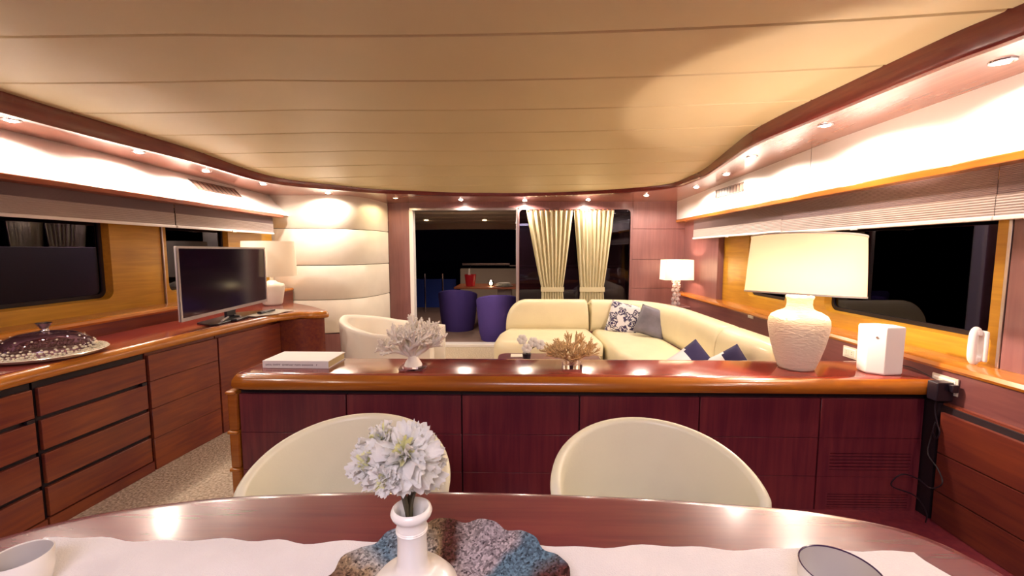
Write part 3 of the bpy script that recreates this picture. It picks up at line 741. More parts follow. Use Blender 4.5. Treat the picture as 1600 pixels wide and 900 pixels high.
def carnation(label, px, py, Y, R, tilt, seed, leaf=None, bend=0):
    rnd = random.Random(seed); c = U(px, py, y=Y)
    t = thing('carnation', label, 'flower', (vx, vy, vz+.03), 0, 'white carnations in the bottle vase')
    axis = Vector(tilt).normalized(); rot = Vector((0, 0, 1)).rotation_difference(axis).to_matrix().to_4x4()
    neck = c-axis*R*.55
    a = Vector((vx+.010*math.cos(seed*2.1), vy+.010*math.sin(seed*2.1), vz+.125)); lip = Vector((vx+.020*cl(abs(neck.x-vx)*9)*(1 if neck.x > vx else -1), vy+.008*math.sin(seed), vz+.245))
    mid = (lip+neck)/2+Vector((bend, 0, .01))
    obj('stem', tube(cr([a, lip, mid, neck], 6), .0032, 7), 'stem', t)
    def petals(n, r0, r1, hs, mt, nm, wd):
        bm = BM()
        for k in range(n):
            az = rnd.random()*2*PI; el = math.radians(rnd.uniform(*hs)); L = rnd.uniform(r0, r1); w = L*wd*rnd.uniform(.8, 1.2)
            d = Vector((math.cos(az)*math.cos(el), math.sin(az)*math.cos(el), math.sin(el)))
            side = Vector((-math.sin(az), math.cos(az), 0)); side = (side+Vector((rnd.uniform(-.4, .4),)*3)).normalized(); nn = d.cross(side).normalized()
            G = []; f1 = rnd.random()*6
            for i in range(6):
                s = i/5; row = []
                for j in range(-5, 6):
                    u = j/5; ww = w*(s**.7)*(1-.30*s**4)
                    zz = .13*L*s*s*math.sin(u*4.5+f1)+.045*L*s**3*math.sin(u*11+f1)
                    ll = L*s*(1-.26*u*u*s)+(.07*L*math.sin(u*11+f1) if i == 5 else 0)
                    row.append(bm.verts.new(d*ll+side*ww*u+nn*(zz-.35*L*s*s*.6)))
                G.append(row)
            for i in range(5):
                for j in range(10): bm.faces.new((G[i][j], G[i][j+1], G[i+1][j+1], G[i+1][j]))
        bmesh.ops.solidify(bm, geom=bm.faces[:], thickness=.0006)
        bmesh.ops.transform(bm, matrix=Matrix.Translation(c-axis*R*.35) @ rot, verts=bm.verts)
        o = obj(nm, bm, mt, t, ang=80); o['kind'] = 'stuff'; return o
    petals(34, R*.85, R*1.08, (-12, 50), 'petal', 'outer_petals', .42)
    petals(34, R*.55, R*.90, (35, 88), 'petal', 'inner_petals', .24)
    petals(16, R*.35, R*.80, (60, 90), 'petal_y', 'heart_petals', .22)
    obj('calyx', tube([neck-axis*.02, neck, neck+axis*.012], [.004, .009, .013], 10), 'stem', t)
    return t
carnation('largest white carnation, frontmost in the middle of the bunch', 632, 706, .765, .068, (.05, -.55, .8), 1, bend=.0)
carnation('white carnation with yellow heart leaning left, lowest of the bunch', 572, 722, .79, .050, (-.6, -.5, .6), 2, bend=-.005)
carnation('topmost white carnation, in front of the left chair back', 598, 680, .87, .054, (-.2, -.1, 1), 3)
carnation('white carnation at the right side of the bunch, seen from below', 676, 722, .82, .050, (.8, -.2, .5), 4, bend=.005)
carnation('small white carnation hanging below the middle one', 598, 752, .735, .034, (-.3, -.8, -.05), 5)
# leaf beside the stems
bm = BM(); a = U(655, 765, y=.79); b = U(665, 748, y=.80)
def leaf(bm, a, b, w, nrm):
    d = b-a; s = d.cross(nrm).normalized(); G = []
    for i in range(7):
        q = i/6; ww = w*math.sin(PI*q**.8); cc = a+d*q
        G.append([bm.verts.new(cc-s*ww+nrm*ww*.4), bm.verts.new(cc), bm.verts.new(cc+s*ww+nrm*ww*.4)])
    for i in range(6):
        for j in range(2): bm.faces.new((G[i][j], G[i][j+1], G[i+1][j+1], G[i+1][j]))
tt = [o for o in C.objects if o.name == 'carnation.003'][0]
leaf(bm, U(652, 768, y=.79), U(668, 744, y=.79), .010, Vector((0, -1, .1)).normalized())
bmesh.ops.remove_doubles(bm, verts=bm.verts, dist=1e-6); bmesh.ops.solidify(bm, geom=bm.faces[:], thickness=.0008)
obj('leaf', bm, 'leaf', tt, ang=80)
bm = BM(); leaf(bm, Vector((vx-.005, vy, vz+.2)), U(640, 765, y=.78), .008, Vector((0, -1, .1)).normalized()); bmesh.ops.remove_doubles(bm, verts=bm.verts, dist=1e-6); bmesh.ops.solidify(bm, geom=bm.faces[:], thickness=.0008)
obj('leaf', bm, 'leaf', bpy.data.objects['carnation'], ang=80)

def cup(name, label, loc, r, h, tilt, rim, body, inner):
    t = thing(name, label, 'cup', loc)
    obj('body', lathe([(.001, 0), (r*.72, 0), (r*.86, h*.12), (r*.97, h*.5), (r, h*.97), (r*.985, h)], 48, loc), body, t, ang=60)
    obj('inside', lathe([(r*.955, h), (r*.94, h*.6), (r*.82, h*.18), (.001, h*.1)], 48, loc), inner, t, ang=60)
    obj('rim', lathe([(r*.988, h*.975), (r*.99, h*1.0), (r*.972, h*1.012), (r*.952, h*1.0), (r*.95, h*.975)], 48, loc), rim, t)
    return t
cup('ceramic_cup', 'white ceramic cup at the left edge of the runner', (*U(30, 866, z=.835).xy, .7545), .054, .078, 0, 'ceramic', 'ceramic', 'glaze_in')
cup('ceramic_bowl', 'pale bowl with a dark purple rim at the right end of the runner', (*U(1314, 889, z=.835).xy, .7545), .076, .080, 0, 'rimgrey', 'ceramic', 'glaze_in')

# ================================================================== ON THE CREDENZA
def ubox(name, m, parent, c, s, rz=0, bevel=0, segs=2):
    bm = BM(); add_box(bm, c, s, rz); return obj(name, bm, m, parent, bevel=bevel, segs=segs)
# book
b0 = U(411, 575, z=CZ); b1 = U(512, 577, z=CZ); bw = (b1-b0).length
t = thing('book', 'thick white hardback book lying on the left end of the low divider', 'book', (b0.x, b0.y+.01, CZ), -.01)
D, H = .235, .046
t.location = (b0.x, b0.y, CZ+.0005)
def tl(bm): return bm
obj('back_cover', box(0, bw, 0, D, 0, .004), 'cover', t, world=False, smooth=False)
obj('front_cover', box(0, bw, 0, D, H-.004, H), 'cover', t, world=False, smooth=False)
obj('spine', box(0, bw, -.004, 0, 0, H), 'cover', t, world=False, bevel=.002)
obj('pages', box(.004, bw-.004, .001, D-.006, .004, H-.004), 'pages', t, world=False, smooth=False)
rnd = random.Random(2); x = .022; bm = BM()
for word in (5, 6, 0, 9, 5, 9, 0, 0, 1):       # the spine's small dark print, too fine to read
    for q in range(word):
        h = .011*rnd.uniform(.8, 1); add_box(bm, (x, -.0045, .0215), (.0022, .0006, h)); add_box(bm, (x+.0022, -.0045, .0215+rnd.choice((-.004, 0, .004))), (.004, .0006, .0022)); x += .0078
    x += .006
obj('spine_print', bm, 'ink', t, world=False, smooth=False)
# coral sculptures
def coral(c, R, seed, r0, m, depth=5, up=.55, spread=.6, cnt=6, parent=None, name='coral_branches'):
    rnd = random.Random(seed); bm = BM(); cc = Vector(c)
    def grow(p, d, L, r, k):
        q = p+d*L*.5+Vector((rnd.uniform(-1, 1), rnd.uniform(-1, 1), rnd.uniform(-.5, 1)))*L*.08
        e = p+d*L
        tube([p, q, e], [r, r*.92, r*.8], 6, bm)
        if k == 0: return
        for i in range(3 if k > 1 else 2):
            nd = (d+Vector((rnd.uniform(-1, 1), rnd.uniform(-1, 1), rnd.uniform(-.35, .75)))*spread*1.15).normalized()
            grow(e if i else p+d*L*.7, nd, L*rnd.uniform(.62, .85), r*.80, k-1)
    for i in range(cnt):
        a = 2*PI*i/cnt+rnd.uniform(-.3, .3)
        el = rnd.uniform(.1, .7) if i < cnt-1 else 1.45
        d = Vector((math.cos(a)*math.cos(el), math.sin(a)*math.cos(el)*.8, math.sin(el)+.25)).normalized()
        grow(cc, d, R*.42, r0, depth)
    bmesh.ops.recalc_face_normals(bm, faces=bm.faces); return bm
kc = U(645, 570, z=CZ)
t = thing('coral_sculpture', 'tall white branching coral on a clear square base', 'sculpture', (kc.x, 2.50, CZ))
kx, ky = U(645, 540, y=2.50).x, 2.50
obj('base', box(kx-.075, kx+.075, ky-.06, ky+.06, CZ+.001, CZ+.022), 'clear', t, bevel=.003)
obj('coral_foot', lathe([(.001, .022), (.055, .022), (.048, .04), (.028, .07), (.022, .10), (.001, .10)], 14, (kx, ky, CZ)), 'coral', t)
obj('coral_branches', coral((kx, ky, CZ+.07), .205, 11, .0150, 'coral', depth=4, cnt=11, spread=.62), 'coral', t, ang=70)
kx2, ky2 = U(893, 560, y=2.55).x, 2.55
t = thing('coral_sculpture', 'small honey-coloured fan coral on a clear block, right of the white coral', 'sculpture', (kx2, ky2, CZ))
obj('base', box(kx2-.055, kx2+.06, ky2-.05, ky2+.05, CZ+.001, CZ+.03), 'clear', t, bevel=.003)
obj('coral_branches', coral((kx2, ky2, CZ+.035), .150, 5, .0062, 'coral2', depth=4, cnt=18, spread=.45), 'coral2', t, ang=70)

# big lamp
lx, ly = U(1249, 480, y=2.57).x, 2.57
t = thing('table_lamp', 'large table lamp with textured white urn base and drum shade on the low divider', 'lamp', (lx, ly, CZ))
vb = [(.001, 0), (.103, 0), (.112, .012), (.135, .07), (.160, .15), (.176, .22), (.183, .27), (.180, .30), (.165, .325), (.13, .345), (.095, .358), (.082, .368), (.075, .39), (.076, .42), (.082, .428), (.084, .438), (.076, .447), (.05, .452), (.001, .453)]
obj('urn', lathe([(r*.88, z) for r, z in vb], 64, (lx, ly, CZ+.001)), 'rough_cer', t, ang=70)
obj('stem', tube([(lx, ly, CZ+.45), (lx, ly, CZ+.60)], .016, 16), 'ceramic', t)
sz0 = U(1258, 459, y=ly).z; sz1 = U(1268, 371, y=ly).z
tm = Matrix.Translation((lx+.012, ly, 0)) 
shb = lathe([(.302, sz0), (.297, sz0+.12), (.291, sz0+.24), (.285, sz1)], 72, (0, 0, 0))
tilt = Matrix.Translation((lx+.012, ly, (sz0+sz1)/2)) @ Matrix.Rotation(math.radians(3.0), 4, 'Y') @ Matrix.Rotation(math.radians(-3), 4, 'X') @ Matrix.Translation((0, 0, -(sz0+sz1)/2))
bmesh.ops.transform(shb, matrix=tilt, verts=shb.verts)
sh = obj('lamp_shade', shb, 'shade', t, ang=60)
for rr, zt in ((.302, sz0), (.285, sz1)):
    bm = lathe([(rr-.003, zt-.005), (rr+.003, zt-.005), (rr+.003, zt+.005), (rr-.003, zt+.005), (rr-.003, zt-.005)], 72); bmesh.ops.transform(bm, matrix=tilt, verts=bm.verts)
    obj('shade_binding', bm, 'paper', sh)
BZ = sz1-.255
uv = BM(); uvsphere(uv, (lx-.02, ly-.07, BZ-.06), .028); obj('bulb', uv, 'flame', t)
dlight('lamp_bulb', 'POINT', (lx-.02, ly-.06, BZ), 36, (1, .77, .62), size=.018)
# speaker
sx, sy = U(1371, 560, y=2.50).x, 2.49
t = thing('speaker', 'white six-sided wireless speaker standing between the large lamp and the wall', 'speaker', (sx, sy, CZ))
hx = [(-.105, -.02), (-.02, -.09), (.105, -.085), (.118, .03), (.03, .095), (-.085, .07)]
hx = [(-.098, -.030), (-.030, -.078), (.082, -.066), (.088, .03), (.02, .075), (-.085, .055)]
SH = .278
obj('housing', sweep([[(sx+x*s, sy+y*s, CZ+.002+z) for x, y in hx] for s, z in ((.95, 0), (1, .01), (1.03, SH-.01), (1.0, SH))]), 'plastic', t, smooth=False, bevel=.004)
obj('button', lathe([(.0001, -.002), (.006, -.002), (.006, .002), (.0001, .002)], 16), 'grille', t, world=False)
bt = [o for o in t.children if o.name.startswith('button')][0]; bt.location = (-.066, -.056, SH-.06); bt.rotation_euler = (PI/2, 0, -.61)

# ================================================================== SOCKETS, ADAPTER, CABLES, PHONE
def socket(label, yc, zc_, w=.12, h=.075, n=2):
    t = thing('wall_socket', label, 'socket', (XR, yc, zc_))
    obj('plate', box(XR-.010, XR-.001, yc-w/2, yc+w/2, zc_-h/2, zc_+h/2), 'socket', t, bevel=.003)
    obj('frame', box(XR-.013, XR-.009, yc-w/2+.012, yc+w/2-.012, zc_-h/2+.012, zc_+h/2-.012), 'plastic', t, bevel=.0015)
    for k in range(n):
        ww = (w-.034)/n; y = yc-w/2+.017+ww*(k+.5)
        obj('module', box(XR-.016, XR-.012, y-ww/2+.002, y+ww/2-.002, zc_-h/2+.017, zc_+h/2-.017), 'socket', t, bevel=.0015)
        for dz in (-.007, .007): obj('hole', box(XR-.0165, XR-.0155, y-.003, y+.003, zc_+dz-.002, zc_+dz+.002), 'black', t, smooth=False)
    return t
p = U(1478, 601, x=XR); socket('ivory wall socket near the right edge with the black adapter plugged in', p.y, p.z+.002, .145, .095, 2)
q = U(1330, 551, x=XR); socket('ivory double socket on the right wall behind the white speaker', q.y, q.z, .13, .08, 2)
q2 = U(1174, 493, x=XR); socket('small ivory socket on the right wall above the sofa back', q2.y, q2.z-.004, .10, .05, 1)
t = thing('power_adapter', 'black plug-in power adapter in the right wall socket', 'adapter', (XR-.05, p.y+.035, p.z-.03))
ay1 = min(p.y+.062, CY0-.026)
obj('housing', box(XR-.105, XR-.0165, ay1-.06, ay1, p.z-.075, p.z+.028), 'black', t, bevel=.006)
obj('plug', box(XR-.05, XR-.0165, ay1-.085, ay1-.058, p.z-.02, p.z+.022), 'black', t, bevel=.004)
ax, ay, az = XR-.075, ay1-.03, p.z-.075
pts3 = cr([(ax, ay, az+.005), (ax+.01, ay, az-.06), (ax+.02, ay-.02, az-.13), (ax+.015, ay-.035, az-.17), (ax-.002, ay-.02, az-.21), (ax-.015, ay-.01, az-.17), (ax-.005, ay-.01, az-.12), (ax-.01, ay, az-.2), (ax-.03, ay-.01, az-.30), (ax-.02, ay-.06, az-.36), (ax-.03, ay-.10, az-.42), (ax-.05, ay-.06, az-.47), (ax-.10, ay-.04, az-.43), (ax-.20, ay-.05, az-.40), (ax-.24, ay-.04, az-.47), (ax-.12, ay-.05, az-.52), (ax-.04, ay-.04, az-.62), (ax-.03, ay-.03, az-.70)], 6)
tag(obj('power_cable', tube([(min(a.x, 2.262), a.y if a.y > 2.19 else a.y, max(a.z, .006)) for a in pts3], .0035, 7), 'black'), 'thin black cable hanging in loops below the adapter', 'cable')
pts4 = cr([(sx+.10, sy+.03, CZ+.02), (sx+.15, sy+.02, CZ+.035), (2.29, 2.47, CZ+.03), (2.315, 2.40, CZ+.005), (2.31, ay+.03, p.z+.0)], 6)
tag(obj('speaker_cable', tube(pts4, .003, 7), 'black'), 'thin dark cable running from the white speaker to the adapter', 'cable')
ph = U(1538, 541, x=2.50)
t = thing('wall_phone', 'white telephone handset hanging beside the right window', 'phone', (2.49, ph.y, ph.z-.1))
obj('cradle', box(2.478, 2.499, ph.y-.028, ph.y+.020, ph.z-.085, ph.z+.085), 'plastic', t, bevel=.01)
hs = cr([(2.47, ph.y+.01, ph.z-.095), (2.450, ph.y+.01, ph.z-.07), (2.447, ph.y+.01, ph.z), (2.452, ph.y+.01, ph.z+.07), (2.472, ph.y+.01, ph.z+.095)], 5)
obj('handset', tube(hs, [.014, .018]+[.019]*(len(hs)-4)+[.018, .014], 12), 'plastic', t)
obj('earpiece', box(2.45, 2.480, ph.y-.012, ph.y+.03, ph.z+.055, ph.z+.088), 'plastic', t, bevel=.008)
obj('mouthpiece', box(2.45, 2.480, ph.y-.012, ph.y+.03, ph.z-.088, ph.z-.055), 'plastic', t, bevel=.008)

# ================================================================== ON THE LEFT WORKTOP
WZ = .8995
# television
A = Vector((-2.53, 3.03, 0)); B = Vector((-2.68, 4.34, 0)); wv = (B-A).length; ang = math.atan2(B.y-A.y, B.x-A.x)
t = thing('television', 'flat silver-edged television, switched off, on the left worktop', 'television', ((A.x+B.x)/2, (A.y+B.y)/2, WZ), ang)
TB, TT = .073, .073+.562
obj('bezel', sweep([[(x, y, z) for x, y, z in L] for L in (
    [(-wv/2, -.018, TB), (wv/2, -.018, TB), (wv/2, -.018, TT), (-wv/2, -.018, TT)],
    [(-wv/2+.020, -.019, TB+.026), (wv/2-.020, -.019, TB+.026), (wv/2-.020, -.019, TT-.016), (-wv/2+.020, -.019, TT-.016)],
    [(-wv/2+.021, -.013, TB+.027), (wv/2-.021, -.013, TB+.027), (wv/2-.021, -.013, TT-.017), (-wv/2+.021, -.013, TT-.017)])], caps=False), 'silver', t, world=False, smooth=False)
obj('screen', box(-wv/2+.018, wv/2-.018, -.014, -.010, TB+.024, TT-.014), 'screen', t, world=False, smooth=False)
obj('back_housing', box(-wv/2+.002, wv/2-.002, -.018, .002, TB+.002, TT-.002, box(-.3, .3, .0, .03, TB+.05, TT-.15)) if 0 else box(-wv/2, wv/2, -.0100, .004, TB, TT), 'silver', t, world=False, bevel=.006)
obj('neck', box(-.07, .07, -.012, .012, .012, TB+.02), 'black', t, world=False, bevel=.003)
obj('foot', prism([(-.42, -.07), (-.38, -.115), (.36, -.115), (.40, -.07), (.30, .10), (-.30, .10)], .001, .014), 'black', t, world=False, bevel=.004)
for s in (-1, 1): obj('support_bar', tube([(s*.05, -.01, .02), (s*.14-.15, -.09, .022)], .008, 8), 'silver', t, world=False)
# sound bar/remotes/papers
def wp(px, py): return U(px, py, z=WZ)
a = wp(418, 490)
t = thing('magazine', 'open pale magazine on the worktop right of the television', 'magazine', (a.x-.02, a.y, WZ), 1.3)
obj('page', sweep([[(x, -.13, .002+.010*abs(math.sin(x*9))), (x, .13, .002+.010*abs(math.sin(x*9)))] for x in [-.22+.02*i for i in range(23)]], closed=False), 'paper', t, world=False)
bm_ = t.children[0].modifiers.new('solid', 'SOLIDIFY'); bm_.thickness = .003
b = wp(372, 503)
t = thing('remote_control', 'dark remote control lying in front of the television foot', 'remote', (-2.46, 3.60, WZ), 1.72)
obj('housing', box(-.10, .10, -.025, .025, .0005, .02), 'black', t, world=False, bevel=.006)
for k in range(6): obj('button', box(-.075+.024*k, -.065+.024*k, -.012, .012, .019, .022), 'silver', t, world=False)
t = thing('remote_control', 'black remote control resting on the pale magazine', 'remote', (a.x+.01, a.y-.03, WZ+.016), 1.55)
obj('housing', box(-.11, .11, -.022, .022, .0, .018), 'black', t, world=False, bevel=.006)
for k in range(6): obj('button', box(-.085+.024*k, -.075+.024*k, -.010, .010, .017, .020), 'silver', t, world=False)
# second lamp
l2 = Vector((-2.755, 4.62, WZ))
t = thing('table_lamp', 'white table lamp half hidden behind the television', 'lamp', l2)
obj('base', lathe([(.001, 0), (.085, 0), (.10, .02), (.125, .17), (.13, .21), (.12, .235), (.06, .25), (.04, .27), (.02, .275), (.018, .33), (.001, .33)], 40, l2+Vector((-.02, 0, .001))), 'ceramic', t, ang=60)
obj('lamp_shade', lathe([(.275, .0), (.258, .38)], 60, l2+Vector((-.04, 0, .325))), 'shade_w', t)
dlight('lamp_bulb', 'POINT', l2+Vector((-.04, 0, .48)), 1.5, (1, .75, .5), size=.04)
# cake dome
cx, cy = -2.735, 2.33
t = thing('cake_stand', 'round mosaic tray with smoked glass dome lid on the left worktop', 'cake dome', (cx, cy, WZ))
obj('tray', lathe([(.001, .004), (.20, .004), (.235, .014), (.262, .028), (.266, .026), (.24, .008), (.2, 0), (.001, 0)], 64, (cx, cy, WZ)), 'tile', t)
bm = BM(); rnd = random.Random(3)
for ring, (r, zz_) in enumerate(((.215, .014), (.228, .018), (.241, .023), (.254, .029))):
    for k in range(72):
        a = 2*PI*(k+rnd.random()*.4)/72; add_box(bm, (cx+r*math.cos(a), cy+r*math.sin(a), WZ+zz_+.002), (.010, .014, .006), a)
o = obj('mosaic_chips', bm, 'tile', t, smooth=False); o['kind'] = 'stuff'
obj('dome', lathe([(.205, .016), (.204, .05), (.19, .085), (.16, .112), (.11, .132), (.05, .142), (.0001, .144)], 56, (cx, cy, WZ)), 'dome', t)
bm = BM()
for ring, (r, zz_, nn_) in enumerate(((.208, .024, 80), (.208, .036, 76), (.206, .050, 60), (.203, .064, 30), (.165, .108, 12))):
    for k in range(nn_):
        a = 2*PI*(k+rnd.random()*.5)/nn_; rr = rnd.uniform(.006, .011) if ring < 3 else .006
        uvsphere(bm, (cx+r*math.cos(a), cy+r*math.sin(a), WZ+zz_+rnd.uniform(-.004, .004)), rr, 6, 4, (1, 1, .8))
o = obj('glass_beads', bm, 'tile', t); o['kind'] = 'stuff'
obj('knob', lathe([(.0001, .143), (.022, .144), (.018, .155), (.020, .165), (.034, .185), (.036, .190), (.0001, .176)], 24, (cx, cy, WZ)), 'steel', t)

# ================================================================== ARMCHAIR
t = thing('armchair', 'white leather tub armchair beside the curved cream wall', 'armchair', (-1.50, 4.62, 0), math.radians(-1))
S = []
n = 48; oa = math.radians(118)
for k in range(n+1):
    ph = -oa+2*oa*k/n; q = abs(ph)/oa
    zt = .785-.17*(q**1.3); th = .085*(1 if q < .96 else .85)
    bx, by = .50, .46
    ar = cl((abs(ph)-PI/2)/(oa-PI/2)); pc_ = ph
    L = []
    for r, z in ((.90, .06), (.93, .2), (.97, .4), (1.0, zt-.04), (.995, zt-.012), (.965, zt), (.93, zt-.002)): L.append((r, 0, z))
    for d, z in ((th, zt-.012), (th+.012, zt-.05), (th+.02, .42), (th+.02, .06)): L.append((1.0, d, z))
    sec = []
    for r, d, z in L:
        ex, ey = (-math.cos(ph), math.sin(ph)) if abs(ph) <= PI/2 else (ar*1.15, (1-.10*ar*ar)*(1 if ph > 0 else -1))
        kx_ = 0 if abs(ph) > PI/2 else 1
        sec.append(((bx*(r if kx_ else 1)-d*kx_)*ex, (by*r-d)*ey, z))
    S.append(sec)
obj('shell', sweep(S), 'armchair', t, world=False, ang=70)
obj('seat_cushion', sweep([[(.01+x*s, y*s, z) for x, y in [(.38*math.cos(a)*(1.35 if math.cos(a) > 0 else 1), .33*math.sin(a)*(1 if 1 else 0)) for a in [2*PI*k/32 for k in range(32)]]] for s, z in ((.97, .08), (1, .12), (1, .40), (.97, .44), (.85, .455), (.4, .46))]), 'armchair', t, world=False, ang=60)
obj('plinth', prism([(.36*math.cos(2*PI*k/24), .32*math.sin(2*PI*k/24)) for k in range(24)], 0, .08), 'maho', t, world=False)

# ================================================================== SOFA
t = thing('corner_sofa', 'large L-shaped cream leather sofa in the rear right corner', 'sofa', (1.0, 5.2, 0))
def back_seg(path, w=.30, z0=.40, z1=.835, endcap=(True, True), parent=t, name='backrest', m='sofa'):
    P = [Vector((*p, 0)) for p in path]; P = cr(P, 8) if len(P) > 2 else [P[0].lerp(P[1], k/16) for k in range(17)]
    Lt = [0]
    for a, b in zip(P[:-1], P[1:]): Lt.append(Lt[-1]+(b-a).length)
    S = []
    for i, pp in enumerate(P):
        a = P[max(i-1, 0)]; b = P[min(i+1, len(P)-1)]; tg = (b-a).normalized(); nn = Vector((-tg.y, tg.x, 0))
        d0 = Lt[i] if endcap[0] else 9; d1 = Lt[-1]-Lt[i] if endcap[1] else 9
        e0 = endcap[0] if not isinstance(endcap[0], bool) else .05; e1 = endcap[1] if not isinstance(endcap[1], bool) else .05
        s = min(math.sqrt(cl(1-(1-cl(d0/e0))**2)) if endcap[0] else 1, math.sqrt(cl(1-(1-cl(d1/e1))**2)) if endcap[1] else 1); s = max(s, .02)
        h = (z1-z0)*(.55+.45*s) if max(e0, e1) < .1 else (z1-z0)*(.25+.75*s)
        ww = w*(.7+.3*s); sec = []
        for k in range(24):
            q = 2*PI*k/24; cx_, sn = math.cos(q), math.sin(q)
            u = abs(cx_)**.6*(1 if cx_ > 0 else -1); v = abs(sn)**.7*(1 if sn > 0 else -1)
            sec.append(pp+nn*(u*ww/2*(1-.10*max(v, 0)))+Vector((0, 0, z0+h*(v+1)/2)))
        S.append(sec)
    return obj(name, sweep(S), m, parent, ang=70)
def dense(path, n): return path
back_seg([(-.21, 5.80), (-.15, 5.80), (0, 5.80), (.45, 5.80), (.85, 5.80), (.915, 5.80)], endcap=(.28, .04))
back_seg([(.93, 5.80), (1.0, 5.80), (1.45, 5.72), (1.72, 5.42), (1.84, 4.95), (1.86, 4.4), (1.86, 3.80), (1.86, 3.76)], endcap=(.04, .04))
back_seg([(1.86, 3.745), (1.86, 3.70), (1.87, 3.3), (1.88, 2.95), (1.88, 2.88)], endcap=(.04, .1))
def cushion_block(poly, z0, z1, r=.07, name='seat_cushion'):
    P = [Vector((*p, 0)) for p in poly]; n = len(P)
    def ins(d):
        o = []
        for i in range(n):
            a, b, c = P[i-1], P[i], P[(i+1) % n]; e1 = (b-a).normalized(); e2 = (c-b).normalized()
            n1 = Vector((-e1.y, e1.x, 0)); n2 = Vector((-e2.y, e2.x, 0)); m_ = (n1+n2); m_ = m_/max(.3, m_.length_squared/2); o.append(b+m_*d)
        return o
    S = []
    for q in range(6):
        a = PI/2*q/5; S.append([(p.x, p.y, z0+r*.6*(1-math.sin(a))) for p in ins(r*.5*(1-math.cos(PI/2-a)) if 0 else r*.6*(1-math.sin(a)))])
    S = []
    for q in range(5):
        a = PI/2*q/4; S.append([(p.x, p.y, z0+r*(1-math.cos(a))) for p in ins(r*(1-math.sin(a)))])
    for q in range(7):
        a = PI/2*q/6; S.append([(p.x, p.y, z1-r*(1-math.sin(a))) for p in ins(r*(1-math.cos(a)))])
    S.append([(p.x, p.y, z1+.002) for p in ins(r*1.15)])
    return obj(name, sweep(S), 'sofa', t, ang=70)
cushion_block([(-.33, 5.00), (-.27, 4.83), (-.12, 4.78), (.85, 4.78), (.94, 4.82), (.97, 4.95), (.93, 5.75), (-.20, 5.75), (-.30, 5.4)], .10, .455, .10)
cushion_block([(.985, 4.90), (1.0, 4.30), (1.10, 3.95), (1.12, 3.78), (1.74, 3.78), (1.74, 4.5), (1.72, 5.0), (1.62, 5.35), (1.38, 5.62), (.96, 5.70)], .10, .455, .08)
cushion_block([(1.12, 2.90), (1.75, 2.90), (1.74, 3.765), (1.12, 3.765)], .10, .455, .08)
obj('plinth', box(-.2, .9, 4.95, 5.7, 0, .1), 'dark', t, smooth=False); obj('plinth', box(1.15, 1.8, 2.95, 5.5, 0, .1), 'dark', t, smooth=False)

# pillows
def pillow(label, c, size, rot, m, m2=None, group=None, T=.13):
    o = thing('throw_pillow', label, 'pillow', c, 0, group) if m2 else None
    def mk(sgn):
        n = 14; bm = BM(); G = []
        for i in range(n+1):
            row = []
            for j in range(n+1):
                u, v = 2*i/n-1, 2*j/n-1
                e = ((1-u**4)*(1-v**4))**.5; pin = 1-.07*(1-abs(u*v))*(abs(u)**3+abs(v)**3)*.7
                row.append(bm.verts.new((u*size/2*pin, v*size/2*pin, sgn*T/2*e)))
            G.append(row)
        for i in range(n):
            for j in range(n): bm.faces.new((G[i][j], G[i+1][j], G[i+1][j+1], G[i][j+1]))
        bmesh.ops.recalc_face_normals(bm, faces=bm.faces)
        return bm
    mx = Matrix(rot).to_4x4() if not isinstance(rot, Matrix) else rot
    if m2:
        for nm_, sg in (('navy_half', 1), ('white_half', -1)):
            a = mk(1); b = mk(-1); me = bpy.data.meshes.new('tmp'); b.to_mesh(me); b.free(); a.from_mesh(me); bpy.data.meshes.remove(me)
            dele = [f for f in a.faces if (f.calc_center_median().x-.25*f.calc_center_median().y)*sg < 0]
            bmesh.ops.delete(a, geom=dele, context='FACES'); bmesh.ops.remove_doubles(a, verts=a.verts, dist=1e-5); bmesh.ops.recalc_face_normals(a, faces=a.faces)
            bmesh.ops.transform(a, matrix=mx, verts=a.verts); obj(nm_, a, m if sg > 0 else m2, o, world=False, ang=80)
        return o
    a = mk(1); b = mk(-1); me = bpy.data.meshes.new('tmp'); b.to_mesh(me); b.free(); a.from_mesh(me); bpy.data.meshes.remove(me)
    bmesh.ops.remove_doubles(a, verts=a.verts, dist=1e-5); bmesh.ops.recalc_face_normals(a, faces=a.faces)
    o = obj('throw_pillow', a, m, origin=(0, 0, 0), ang=80); o.location = c; o.rotation_euler = mx.to_euler()
    return tag(o, label, 'pillow', group)
def R(ax, d): return Matrix.Rotation(math.radians(d), 4, ax)
g = 'throw pillows on the sofa'
pillow('white throw pillow printed with dark rings, leaning on the sofa back', U(976, 498, y=5.50), .43, R('Z', -14) @ R('X', 66) @ R('Z', -12), 'print', group=g, T=.12)
pillow('slate grey throw pillow beside the printed one', U(1019, 503, y=5.16), .37, R('Z', -26) @ R('X', 66) @ R('Z', -14), 'grey', group=g, T=.12)
pillow('white and navy throw pillow, left of the two low ones in front', Vector((1.36, 3.32, .575)), .33, R('Z', -18) @ R('X', 70) @ R('Z', 40), 'navy', 'pillow_w', g)
pillow('white and navy throw pillow, right of the two low ones in front', Vector((1.58, 3.18, .575)), .33, R('Z', -30) @ R('X', 70) @ R('Z', 35), 'navy', 'pillow_w', g)

